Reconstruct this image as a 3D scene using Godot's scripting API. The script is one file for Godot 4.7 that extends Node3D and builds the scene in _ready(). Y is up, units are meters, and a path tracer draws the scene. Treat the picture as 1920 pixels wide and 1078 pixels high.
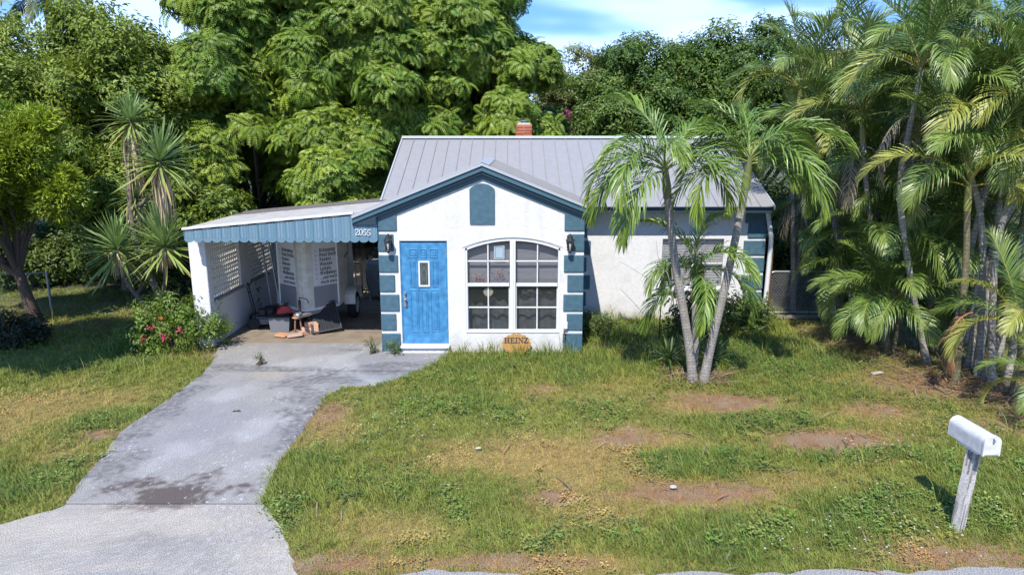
extends Node3D
# A single-storey white house with teal quoins, carport on its left, palms on its right.
# Axes: camera stands at x = 0, z = 0 and looks along -z; ground is y = 0.

const CAM_H := 4.18
const WALL_Z := -13.4      # front of the gabled wing
const MAIN_Z := -16.15     # front of the main house behind it

var rng := RandomNumberGenerator.new()
var taken := {}
var T := {}
var M := {}
var n1 := FastNoiseLite.new()
var n2 := FastNoiseLite.new()
var n3 := FastNoiseLite.new()

# ------------------------------------------------------------------ geometry
class Geo:
	var v := PackedVector3Array()
	var n := PackedVector3Array()
	var c := PackedColorArray()
	var col := Color.WHITE

	func tri(a: Vector3, b: Vector3, d: Vector3) -> void:      # counter-clockwise seen from outside
		var nn := (b - a).cross(d - a).normalized()
		v.append(a); v.append(d); v.append(b)
		for i in 3:
			n.append(nn); c.append(col)

	func quad(a: Vector3, b: Vector3, d: Vector3, e: Vector3) -> void:
		tri(a, b, d); tri(a, d, e)

	func oquad(a: Vector3, b: Vector3, d: Vector3, e: Vector3, out: Vector3) -> void:
		if (b - a).cross(d - a).dot(out) >= 0.0: quad(a, b, d, e)
		else: quad(a, e, d, b)

	func otri(a: Vector3, b: Vector3, d: Vector3, out: Vector3) -> void:
		if (b - a).cross(d - a).dot(out) >= 0.0: tri(a, b, d)
		else: tri(a, d, b)

	func stri(a: Vector3, b: Vector3, d: Vector3, na: Vector3, nb: Vector3, nd: Vector3) -> void:
		v.append(a); v.append(d); v.append(b)
		n.append(na); n.append(nd); n.append(nb)
		for i in 3: c.append(col)

	func squad(a, b, d, e, na, nb, nd, ne) -> void:
		stri(a, b, d, na, nb, nd); stri(a, d, e, na, nd, ne)

	# box with chamfered edges
	func box(at: Vector3, size: Vector3, b := 0.0, basis := Basis()) -> void:
		var h := size * 0.5
		b = minf(b, minf(h.x, minf(h.y, h.z)) * 0.9)
		for a in 3:
			var p := (a + 1) % 3
			var q := (a + 2) % 3
			for s in [-1.0, 1.0]:
				var k := []
				for w in [[-1, -1], [1, -1], [1, 1], [-1, 1]]:
					var t := Vector3()
					t[a] = s * h[a]; t[p] = w[0] * (h[p] - b); t[q] = w[1] * (h[q] - b)
					k.append(at + basis * t)
				var o := Vector3(); o[a] = s
				oquad(k[0], k[1], k[2], k[3], basis * o)
		if b <= 0.0: return
		for a in 3:
			var p := (a + 1) % 3
			var q := (a + 2) % 3
			for s in [-1.0, 1.0]:
				for r in [-1.0, 1.0]:
					var k := []
					for w in [[0, -1], [0, 1], [1, 1], [1, -1]]:
						var t := Vector3()
						t[q] = w[1] * (h[q] - b)
						if w[0] == 0: t[a] = s * h[a]; t[p] = r * (h[p] - b)
						else: t[a] = s * (h[a] - b); t[p] = r * h[p]
						k.append(at + basis * t)
					var o := Vector3(); o[a] = s; o[p] = r
					oquad(k[0], k[1], k[2], k[3], basis * o)
		for x in [-1.0, 1.0]:
			for y in [-1.0, 1.0]:
				for z in [-1.0, 1.0]:
					var s := Vector3(x, y, z)
					var i := h - Vector3(b, b, b)
					otri(at + basis * (s * Vector3(h.x, i.y, i.z)), at + basis * (s * Vector3(i.x, h.y, i.z)), at + basis * (s * Vector3(i.x, i.y, h.z)), basis * s)

	func bar(a: Vector3, b: Vector3, w: float, d: float, bev := 0.0) -> void:     # rectangular bar from a to b
		var y := (b - a).normalized()
		var x := y.cross(Vector3(0, 0, 1))
		if x.length() < 0.01: x = Vector3(1, 0, 0)
		x = x.normalized()
		box((a + b) * 0.5, Vector3(w, a.distance_to(b), d), bev, Basis(x, y, x.cross(y)))

	func tube(pts: Array, radii: Array, sides := 8, caps := true) -> void:
		var rings := []
		var norms := []
		var side := Vector3(1, 0, 0)
		for i in pts.size():
			var t: Vector3 = (pts[mini(i + 1, pts.size() - 1)] - pts[maxi(i - 1, 0)]).normalized()
			side = (side - t * side.dot(t))
			if side.length() < 0.1: side = t.cross(Vector3(0.3, 0.5, 0.8))
			side = side.normalized()
			var up := t.cross(side)
			var ring := []
			var nr := []
			for k in sides:
				var a := TAU * k / sides
				var d := side * cos(a) + up * sin(a)
				ring.append(pts[i] + d * radii[mini(i, radii.size() - 1)])
				nr.append(d)
			rings.append(ring); norms.append(nr)
		for i in pts.size() - 1:
			for k in sides:
				var l := (k + 1) % sides
				squad(rings[i][k], rings[i][l], rings[i + 1][l], rings[i + 1][k], norms[i][k], norms[i][l], norms[i + 1][l], norms[i + 1][k])
		if caps:
			for e in [0, pts.size() - 1]:
				var out: Vector3 = (pts[e] - pts[1 if e == 0 else e - 1])
				for k in sides - 2:
					otri(rings[e][0], rings[e][k + 1], rings[e][k + 2], out)

	# polygon in x, y pushed along z
	func prism(poly: PackedVector2Array, z0: float, z1: float, xf := Transform3D()) -> void:
		var idx := Geometry2D.triangulate_polygon(poly)
		for i in range(0, idx.size(), 3):
			var p := []
			for k in 3: p.append(poly[idx[i + k]])
			for z in [z0, z1]:
				var o := Vector3(0, 0, 1 if z == maxf(z0, z1) else -1)
				otri(xf * Vector3(p[0].x, p[0].y, z), xf * Vector3(p[1].x, p[1].y, z), xf * Vector3(p[2].x, p[2].y, z), xf.basis * o)
		var area := 0.0
		for i in poly.size():
			area += poly[i].cross(poly[(i + 1) % poly.size()])
		for i in poly.size():
			var a := poly[i]
			var b := poly[(i + 1) % poly.size()]
			var o := Vector3(b.y - a.y, a.x - b.x, 0) * signf(area)
			oquad(xf * Vector3(a.x, a.y, z0), xf * Vector3(b.x, b.y, z0), xf * Vector3(b.x, b.y, z1), xf * Vector3(a.x, a.y, z1), xf.basis * o)

	# profile (radius, height) turned about y
	func lathe(prof: Array, sides := 12, at := Vector3(), basis := Basis()) -> void:
		for i in prof.size() - 1:
			var a: Vector2 = prof[i]
			var b: Vector2 = prof[i + 1]
			var sl := Vector2(b.y - a.y, a.x - b.x).normalized()
			for k in sides:
				var p := TAU * k / sides
				var q := TAU * (k + 1) / sides
				var dp := Vector3(cos(p), 0, sin(p))
				var dq := Vector3(cos(q), 0, sin(q))
				var np := basis * (dp * sl.x + Vector3.UP * sl.y)
				var nq := basis * (dq * sl.x + Vector3.UP * sl.y)
				var A := at + basis * (dp * a.x + Vector3.UP * a.y)
				var B := at + basis * (dq * a.x + Vector3.UP * a.y)
				var C := at + basis * (dq * b.x + Vector3.UP * b.y)
				var D := at + basis * (dp * b.x + Vector3.UP * b.y)
				if a.x < 0.0001: stri(A, D, C, np, np, nq)
				elif b.x < 0.0001: stri(A, C, B, np, nq, nq)
				else: squad(A, D, C, B, np, np, nq, nq)

	# a leaf folded along its midrib
	func leaf(p: Vector3, dir: Vector3, up: Vector3, length: float, width: float, fold := 0.25) -> void:
		var s := dir.cross(up).normalized()
		var u := s.cross(dir).normalized()
		var mid := p + dir * length * 0.42
		var l := mid - s * width * 0.5 + u * width * fold
		var r := mid + s * width * 0.5 + u * width * fold
		var tip := p + dir * length - u * length * 0.12
		tri(p, tip, l); tri(p, r, tip)

	func mesh(m: Material = null) -> ArrayMesh:
		var a := []
		a.resize(Mesh.ARRAY_MAX)
		a[Mesh.ARRAY_VERTEX] = v
		a[Mesh.ARRAY_NORMAL] = n
		a[Mesh.ARRAY_COLOR] = c
		var am := ArrayMesh.new()
		am.add_surface_from_arrays(Mesh.PRIMITIVE_TRIANGLES, a)
		if m: am.surface_set_material(0, m)
		return am

# ------------------------------------------------------------------ nodes
func numbered(called: String, parent: Node) -> String:
	var key := str(parent.get_instance_id()) + called
	taken[key] = taken.get(key, -1) + 1
	return called if taken[key] == 0 else "%s_%03d" % [called, taken[key]]

func tag(o: Node, label: String, category := "", group := "", kind := "") -> Node:
	if label: o.set_meta("label", label)
	if category: o.set_meta("category", category)
	if group: o.set_meta("group", group)
	if kind: o.set_meta("kind", kind)
	return o

func thing(called: String, label: String, category: String, at := Vector3.ZERO, turn := 0.0, group := "") -> Node3D:
	var o := Node3D.new()
	o.name = numbered(called, self)
	add_child(o, true)
	o.position = at
	o.rotation.y = turn
	tag(o, label, category, group)
	return o

func put(called: String, shape, m: Material, parent: Node = self, xf := Transform3D()) -> MeshInstance3D:
	var o := MeshInstance3D.new()
	o.name = numbered(called, parent)
	o.mesh = shape.mesh() if shape is Geo else shape
	o.material_override = m
	o.transform = xf
	parent.add_child(o, true)
	return o

func many(called: String, shape: Mesh, m: Material, places: Array, tints: PackedColorArray, parent: Node = self) -> MultiMeshInstance3D:
	var mm := MultiMesh.new()
	mm.transform_format = MultiMesh.TRANSFORM_3D
	mm.use_colors = true
	mm.mesh = shape
	mm.instance_count = places.size()
	for i in places.size():
		mm.set_instance_transform(i, places[i])
		mm.set_instance_color(i, tints[i])
	var o := MultiMeshInstance3D.new()
	o.name = numbered(called, parent)
	o.multimesh = mm
	o.material_override = m
	parent.add_child(o, true)
	o.set_meta("kind", "stuff")
	return o

# ------------------------------------------------------------------ materials
func noise_tex(freq: float, lo: Color, hi: Color, normal := false, kind := FastNoiseLite.TYPE_SIMPLEX_SMOOTH, oct := 4, bump := 4.0, side := 512) -> NoiseTexture2D:
	var f := FastNoiseLite.new()
	f.noise_type = kind
	f.frequency = freq
	f.fractal_octaves = oct
	f.seed = taken.size() + 7
	taken["tex%d" % taken.size()] = 1
	var t := NoiseTexture2D.new()
	t.width = side; t.height = side
	t.seamless = true
	t.noise = f
	if normal:
		t.as_normal_map = true; t.bump_strength = bump
	else:
		var g := Gradient.new()
		g.set_color(0, lo); g.set_color(1, hi)
		t.color_ramp = g
	return t

func mt(c: Color, rough := 0.75, o := {}) -> StandardMaterial3D:       # c is a linear, real-world base colour
	var m := StandardMaterial3D.new()
	m.albedo_color = c.linear_to_srgb()
	m.roughness = rough
	m.metallic = o.get("metal", 0.0)
	m.metallic_specular = o.get("spec", 0.5)
	if o.has("vc"): m.vertex_color_use_as_albedo = true
	if o.has("tex") or o.has("nrm"):
		m.uv1_triplanar = true
		m.uv1_world_triplanar = o.get("world", true)
		m.uv1_scale = Vector3.ONE * o.get("scale", 1.0)
	if o.has("tex"): m.albedo_texture = o.tex
	if o.has("nrm"):
		m.normal_enabled = true; m.normal_texture = o.nrm; m.normal_scale = o.get("depth", 1.0)
	if o.has("bl"):
		m.backlight_enabled = true; m.backlight = Color(o.bl, o.bl, o.bl)
	return m

func make_materials() -> void:
	var W := Color.WHITE
	T.fine = noise_tex(0.05, Color(0.88, 0.88, 0.88), W)
	T.stucco = noise_tex(0.06, W, W, true, FastNoiseLite.TYPE_CELLULAR, 3, 7.0)
	T.grime = noise_tex(0.008, Color(0.84, 0.835, 0.825), W, false, FastNoiseLite.TYPE_SIMPLEX_SMOOTH, 6)
	T.clean = noise_tex(0.012, Color(0.94, 0.935, 0.93), W, false, FastNoiseLite.TYPE_SIMPLEX_SMOOTH, 6)
	T.speck = noise_tex(0.09, Color(0.42, 0.42, 0.42), Color(1.35, 1.35, 1.35), false, FastNoiseLite.TYPE_SIMPLEX_SMOOTH, 5)
	T.rough_n = noise_tex(0.2, W, W, true, FastNoiseLite.TYPE_SIMPLEX_SMOOTH, 4, 5.0)
	T.wood = noise_tex(0.02, Color(0.6, 0.57, 0.53), W, false, FastNoiseLite.TYPE_SIMPLEX_SMOOTH, 5)
	M.white_wall = mt(Color(0.60, 0.596, 0.585), 0.9, {"vc": 1, "tex": T.clean, "nrm": T.stucco, "scale": 1.1, "depth": 0.42})
	M.white_trim = mt(Color(0.64, 0.64, 0.63), 0.45, {"tex": T.fine, "scale": 1.5})
	M.white_metal = mt(Color(0.62, 0.62, 0.625), 0.4, {"tex": T.clean, "scale": 2.5})
	M.teal = mt(Color(0.054, 0.122, 0.165), 0.6, {"tex": T.grime, "nrm": T.stucco, "scale": 1.7, "depth": 0.2})
	M.teal_trim = mt(Color(0.048, 0.116, 0.155), 0.55, {"tex": T.fine, "scale": 1.0})
	M.navy_trim = mt(Color(0.012, 0.030, 0.048), 0.55)
	M.door_blue = mt(Color(0.062, 0.255, 0.455), 0.5, {"tex": noise_tex(0.012, Color(0.66, 0.72, 0.78), W, false, FastNoiseLite.TYPE_SIMPLEX_SMOOTH, 5), "scale": 0.8})
	M.fascia = mt(W, 0.55, {"vc": 1, "tex": T.fine, "scale": 2.0})
	M.roof_metal = mt(Color(0.238, 0.236, 0.235), 0.6, {"tex": T.clean, "scale": 0.7, "spec": 0.3})
	M.roof_edge = mt(Color(0.34, 0.36, 0.38), 0.4)
	M.flat_roof = mt(Color(0.40, 0.38, 0.335), 0.9, {"tex": T.grime, "scale": 0.6})
	M.brown_roof = mt(Color(0.19, 0.165, 0.148), 0.95, {"tex": T.speck, "scale": 0.7})
	M.brick = mt(W, 0.9, {"vc": 1, "tex": T.fine, "scale": 6.0, "nrm": T.rough_n, "depth": 0.6})
	M.mail = mt(Color(0.60, 0.60, 0.605), 0.4, {"tex": T.grime, "nrm": T.stucco, "depth": 0.04, "scale": 2.0})
	M.glass = mt(Color(0.06, 0.07, 0.075, 0.14), 0.02)
	M.glass.transparency = BaseMaterial3D.TRANSPARENCY_ALPHA
	M.dark_room = mt(Color(0.08, 0.08, 0.08), 0.9)
	M.blind = mt(Color(0.20, 0.20, 0.225), 0.6)
	M.drape = mt(Color(0.075, 0.083, 0.09), 0.75, {"tex": T.fine, "scale": 2.0})
	M.black = mt(Color(0.014, 0.014, 0.016), 0.5)
	M.rubber = mt(Color(0.018, 0.018, 0.018), 0.85)
	M.steel = mt(Color(0.30, 0.31, 0.32), 0.45, {"metal": 0.6})
	M.alu = mt(Color(0.52, 0.53, 0.54), 0.38, {"metal": 0.5})
	M.bronze = mt(Color(0.10, 0.05, 0.035), 0.3, {"metal": 0.7})
	M.trailer = mt(Color(0.72, 0.70, 0.66), 0.4, {"tex": T.grime, "scale": 0.7})
	M.nose = mt(Color(0.60, 0.57, 0.49), 0.4, {"tex": T.grime, "scale": 1.3})
	M.tread = mt(Color(0.30, 0.32, 0.35), 0.4, {"metal": 0.5, "nrm": noise_tex(0.22, W, W, true, FastNoiseLite.TYPE_CELLULAR, 1, 8.0), "scale": 2.4})
	M.ink = mt(Color(0.03, 0.03, 0.035), 0.7)
	M.floor = mt(Color(0.225, 0.180, 0.132), 0.85, {"tex": T.grime, "scale": 0.6, "nrm": T.rough_n, "depth": 0.25})
	M.patio = mt(Color(0.42, 0.38, 0.30), 0.9, {"tex": T.speck, "scale": 0.6})
	M.concrete = mt(W, 0.85, {"vc": 1, "tex": T.speck, "scale": 1.3, "nrm": T.rough_n, "depth": 0.35})
	M.road = mt(Color(0.34, 0.325, 0.295), 0.95, {"tex": T.speck, "scale": 1.1, "nrm": T.rough_n, "depth": 0.9})
	M.soil = mt(W, 0.95, {"vc": 1, "tex": T.speck, "scale": 1.0, "nrm": T.rough_n, "depth": 0.8})
	M.grass = mt(W, 0.65, {"vc": 1, "bl": 0.7})
	M.leaf = mt(W, 0.5, {"vc": 1, "bl": 0.85})
	M.gloss_leaf = mt(W, 0.42, {"vc": 1, "bl": 0.7})
	M.petal = mt(W, 0.7, {"vc": 1, "bl": 0.8})
	M.bark = mt(W, 0.9, {"vc": 1, "tex": T.wood, "scale": 2.2, "nrm": T.rough_n, "depth": 0.8})
	M.dark_bark = mt(Color(0.085, 0.068, 0.052), 0.95, {"tex": T.wood, "scale": 1.6, "nrm": T.rough_n, "depth": 0.9})
	M.old_wood = mt(W, 0.9, {"vc": 1, "tex": T.wood, "scale": 4.0})
	M.vc = mt(W, 0.7, {"vc": 1})

# ------------------------------------------------------------------ light
func set_stage() -> void:
	var cam := Camera3D.new()
	cam.name = "camera"
	add_child(cam)
	cam.position = Vector3(0, CAM_H, 0)
	cam.rotation_degrees = Vector3(-12, 0, 0)
	cam.fov = rad_to_deg(2.0 * atan(539.0 / 1280.0))
	cam.near = 0.05
	cam.far = 2000.0
	cam.current = true
	var sun := DirectionalLight3D.new()
	sun.name = "sun"
	add_child(sun)
	sun.look_at_from_position(Vector3.ZERO, Vector3(0.2, -1.0, -0.74), Vector3.UP)
	sun.light_energy = 1.5
	sun.light_angular_distance = 0.5
	sun.light_color = Color(1.0, 0.98, 0.945)
	sun.shadow_enabled = true
	var env := Environment.new()
	env.background_mode = Environment.BG_SKY
	env.tonemap_mode = Environment.TONE_MAPPER_LINEAR
	env.tonemap_exposure = 1.68
	env.sdfgi_enabled = true
	env.ssao_enabled = true
	env.ssil_enabled = true
	var sky := ProceduralSkyMaterial.new()
	sky.sky_top_color = Color(0.17, 0.50, 0.90)
	sky.sky_horizon_color = Color(0.66, 0.84, 0.97)
	sky.sky_curve = 0.12
	sky.ground_bottom_color = Color(0.30, 0.31, 0.26)
	sky.ground_horizon_color = Color(0.52, 0.60, 0.62)
	sky.sun_angle_max = 3.0
	sky.sky_cover = ImageTexture.create_from_image(clouds())
	sky.sky_cover_modulate = Color(1, 1, 1, 1)
	env.sky = Sky.new()
	env.sky.sky_material = sky
	var we := WorldEnvironment.new()
	we.name = "world_environment"
	we.environment = env
	add_child(we)

func clouds() -> Image:      # thin wind-drawn cloud over the whole sky
	var w := 1024
	var h := 512
	var im := Image.create(w, h, false, Image.FORMAT_RGBA8)
	var f := FastNoiseLite.new()
	f.seed = 11
	f.frequency = 1.0
	f.fractal_octaves = 5
	for y in h / 2:
		var up := (0.5 - (y + 0.5) / h) * PI
		for x in w:
			var a := TAU * (x + 0.5) / w
			var d := Vector3(cos(a) * cos(up), sin(up), sin(a) * cos(up))
			var e := f.get_noise_3d(d.x * 1.6 + 3.0, d.y * 11.0, d.z * 1.6 + d.y * 3.0)
			e = smoothstep(-0.12, 0.38, e + 0.10 * (1.0 - absf(d.y)))
			im.set_pixel(x, y, Color(0.80, 0.80, 0.80, e * 0.62))
	im.resize(2048, 1024, Image.INTERPOLATE_CUBIC)
	return im

# ------------------------------------------------------------------ ground
# drive edges as (z, x), nearest first
const DRIVE_L := [Vector2(-5.9, -8.6), Vector2(-6.9, -5.75), Vector2(-7.3, -5.27), Vector2(-8.23, -5.54), Vector2(-9.6, -5.82), Vector2(-10.45, -5.74), Vector2(-12.0, -5.74), Vector2(-12.9, -5.92), Vector2(-13.9, -6.25)]
const DRIVE_R := [Vector2(-5.9, -2.02), Vector2(-6.74, -2.5), Vector2(-7.48, -3.0), Vector2(-8.4, -3.12), Vector2(-9.6, -3.13), Vector2(-10.9, -3.14), Vector2(-11.3, -2.98), Vector2(-11.45, -2.44), Vector2(-12.33, -1.62), Vector2(-13.34, -1.22), Vector2(-13.39, -1.2)]

# patches of the lawn: x, z, half width, half depth, strength
const BARE := [[1.75, -9.22, 0.42, 0.28, 1.0], [0.5, -7.55, 0.3, 0.16, 1.0], [2.3, -7.68, 0.85, 0.22, 1.0], [3.65, -10.75, 0.85, 0.32, 1.1], [4.6, -9.15, 1.0, 0.30, 1.2], [-6.1, -9.4, 0.28, 0.18, 1.0], [-2.9, -10.2, 0.28, 0.5, 0.7], [-6.3, -13.2, 0.8, 0.3, 0.8], [5.9, -10.4, 0.5, 0.3, 0.7], [2.05, -13.9, 0.5, 0.35, 0.9], [-0.1, -6.25, 0.9, 0.12, 0.7], [4.9, -6.35, 0.8, 0.22, 0.9], [-1.8, -6.25, 0.5, 0.2, 0.8], [0.55, -11.35, 0.3, 0.14, 0.7], [7.6, -9.7, 0.8, 0.5, 0.8], [7.8, -11.6, 1.4, 0.9, 0.8]]
const DRY := [[0.5, -8.5, 1.5, 0.75, 1.0], [2.1, -9.25, 0.9, 0.55, 0.9], [-1.3, -6.9, 1.0, 0.4, 0.75], [-7.4, -10.4, 1.6, 1.2, 0.75], [-6.3, -8.5, 0.7, 0.7, 0.5], [3.3, -7.9, 1.2, 0.45, 0.6], [4.3, -6.5, 1.3, 0.4, 0.6], [3.3, -10.5, 1.3, 0.6, 0.85], [5.2, -9.9, 1.5, 0.7, 0.55], [6.4, -11.6, 1.0, 0.6, 0.6], [0.6, -6.2, 2.6, 0.2, 0.7], [1.4, -11.2, 1.3, 0.5, 0.5], [-2.6, -9.6, 0.6, 1.1, 0.55], [2.3, -7.6, 1.5, 0.5, 0.6], [0.9, -7.4, 1.2, 0.5, 0.6], [-5.5, -7.9, 0.3, 0.7, 0.8], [4.4, -9.3, 1.4, 0.6, 0.6]]
const LUSH := [[2.35, -8.45, 0.85, 0.38, 1.0], [-1.4, -7.75, 0.9, 0.4, 0.5], [2.4, -6.65, 1.2, 0.35, 0.7], [-2.7, -7.9, 0.5, 0.8, 0.8], [4.2, -7.4, 0.7, 0.5, 0.8], [3.95, -9.8, 1.0, 0.42, 0.9], [-6.3, -7.9, 0.6, 0.5, 1.0], [0.4, -12.6, 3.0, 0.7, 0.8], [3.0, -14.4, 1.9, 1.2, 1.1], [4.9, -8.75, 0.7, 0.24, 0.9], [5.3, -13.0, 1.4, 1.3, 1.0], [-1.0, -10.6, 1.2, 0.6, 0.5], [5.9, -7.6, 0.8, 0.9, 0.6], [-6.3, -9.9, 0.45, 0.5, 0.7], [-7.5, -13.2, 1.6, 0.9, 0.6], [5.2, -11.2, 1.2, 0.6, 0.7]]

func edge(line: Array, z: float) -> float:
	for i in line.size() - 1:
		if z <= line[i].x and z >= line[i + 1].x:
			return lerpf(line[i].y, line[i + 1].y, (line[i].x - z) / (line[i].x - line[i + 1].x))
	return line[0].y if z > line[0].x else line[line.size() - 1].y

func patch(list: Array, x: float, z: float) -> float:
	var m := 0.0
	for p in list:
		var dx: float = (x - p[0]) / p[2]
		var dz: float = (z - p[1]) / p[3]
		var d := dx * dx + dz * dz
		dx *= 1.48; dz *= 1.48
		if d < 4.0: m = maxf(m, p[4] * (1.0 - smoothstep(0.15, 1.9, sqrt(d) + n2.get_noise_2d(x * 90.0, z * 90.0) * 0.7 + n3.get_noise_2d(x * 420.0, z * 420.0) * 0.45)))
	return m

func on_drive(x: float, z: float, grow := 0.0) -> bool:
	if z > -13.95 and z < -5.0 and x > edge(DRIVE_L, z) - grow and x < edge(DRIVE_R, z) + grow: return true
	if z <= -13.35 and z > -19.0 and x > -6.45 - grow and x < -2.5: return true       # carport
	if z < -13.35 and z > -23.0 and x > -2.75 and x < 1.43 + grow * 0.3: return true       # wing and house
	if z < -16.1 and z > -23.0 and x > -2.75 and x < 6.05: return true
	return false

func ground_y(x: float, z: float) -> float:
	var f := n1.get_noise_2d(x * 30.0, z * 30.0) * 0.03
	return -0.035 + f * (1.0 - smoothstep(20.0, 40.0, absf(x) + absf(z)))

func road_edge(x: float) -> float:
	return -6.0 - 0.035 * x * smoothstep(0.0, 4.0, x) * 0.6 + n2.get_noise_2d(x * 60.0, 3.0) * 0.10 + n3.get_noise_2d(x * 300.0, 9.0) * 0.04

func build_ground() -> void:
	var xs := []
	var zs := []
	for d in [-900.0, -300.0, -120.0, -60.0, -34.0, -22.0, -17.0]: xs.append(d)
	var x := -14.0
	while x < 12.0:
		xs.append(x); x += 0.075
	for d in [12.0, 14.0, 18.0, 24.0, 36.0, 60.0, 120.0, 300.0, 900.0]: xs.append(d)
	for d in [400.0, 100.0, 40.0, 15.0, 5.0, 0.0, -3.0]: zs.append(d)
	var z := -5.0
	while z > -18.0:
		zs.append(z); z -= 0.085
	for d in [-18.0, -19.0, -20.5, -22.0, -24.0, -27.0, -31.0, -38.0, -50.0, -80.0, -160.0, -400.0, -1200.0]: zs.append(d)
	var v := PackedVector3Array()
	var c := PackedColorArray()
	var n := PackedVector3Array()
	var idx := PackedInt32Array()
	var soil := Color(0.17, 0.115, 0.075)
	var red := Color(0.26, 0.135, 0.060)
	var thatch := Color(0.33, 0.215, 0.075)
	var green := Color(0.085, 0.125, 0.025)
	for zz in zs:
		for xx in xs:
			v.append(Vector3(xx, ground_y(xx, zz), zz))
			n.append(Vector3.UP)
			var near: bool = absf(xx) < 14.0 and zz < -5.0 and zz > -18.0
			var k := green.lerp(thatch, 0.35 + n1.get_noise_2d(xx * 50.0, zz * 50.0) * 0.4)
			if near:
				k = k.lerp(thatch, patch(DRY, xx, zz) * 0.8)
				var b := clampf(patch(BARE, xx, zz) * 1.3, 0.0, 1.0)
				k = k.lerp(red.lerp(Color(0.27, 0.19, 0.11), clampf(0.45 + n2.get_noise_2d(xx * 260.0, zz * 260.0) + 0.4 * n3.get_noise_2d(xx * 700.0, zz * 700.0), 0.0, 1.0)), b)
			elif zz < -15.0:
				k = soil.lerp(green, 0.75) * 0.8
			c.append(k)
	var w := xs.size()
	for j in zs.size() - 1:
		for i in w - 1:
			var a := j * w + i
			idx.append_array(PackedInt32Array([a, a + w, a + 1, a + 1, a + w, a + w + 1]))
	var arr := []
	arr.resize(Mesh.ARRAY_MAX)
	arr[Mesh.ARRAY_VERTEX] = v; arr[Mesh.ARRAY_NORMAL] = n; arr[Mesh.ARRAY_COLOR] = c; arr[Mesh.ARRAY_INDEX] = idx
	for i in range(0, idx.size(), 3):          # clockwise from above
		var t := idx[i + 1]
		if (v[idx[i + 1]] - v[idx[i]]).cross(v[idx[i + 2]] - v[idx[i]]).y > 0.0:
			idx[i + 1] = idx[i + 2]; idx[i + 2] = t
	arr[Mesh.ARRAY_INDEX] = idx
	var am := ArrayMesh.new()
	am.add_surface_from_arrays(Mesh.PRIMITIVE_TRIANGLES, arr)
	tag(put("ground", am, M.soil), "sandy lawn soil with dry thatch and bare reddish patches", "ground", "", "structure")

	var g := Geo.new()                          # road: a wide strip whose near edge crumbles into the grass
	var px := -60.0
	while px < 60.0:
		var st := 0.06 if absf(px) < 9.0 else 1.0
		var e0 := road_edge(px)
		var e1 := road_edge(px + st)
		g.quad(Vector3(px, 0.012, 1.5), Vector3(px + st, 0.012, 1.5), Vector3(px + st, 0.008, e1), Vector3(px, 0.008, e0))
		px += st
	tag(put("road", g, M.road), "pale crumbling asphalt road edge along the front of the lawn", "road", "", "structure")

	slab("driveway", -7.36, -13.93, true)
	slab("driveway_apron", -5.9, -7.34, false)
	var f := Geo.new()
	f.box(Vector3(-4.47, -0.03, -16.4), Vector3(3.6, 0.07, 4.9), 0.01)
	tag(put("carport_floor", f, M.floor), "tan brown painted concrete floor of the carport", "floor", "", "structure")
	var q := Geo.new()
	q.box(Vector3(-5.0, -0.03, -21.5), Vector3(7.0, 0.06, 4.9), 0.01)
	tag(put("patio", q, M.patio), "pale concrete patio behind the carport gate", "patio", "", "structure")

func blot(x: float, z: float, cx: float, cz: float, rx: float, rz: float) -> float:
	var d := sqrt(pow((x - cx) / rx, 2.0) + pow((z - cz) / rz, 2.0))
	return 1.0 - smoothstep(0.1, 1.25, d + n2.get_noise_2d(x * 110.0, z * 150.0) * 0.9 + n3.get_noise_2d(x * 600.0, z * 800.0) * 0.5)

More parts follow.
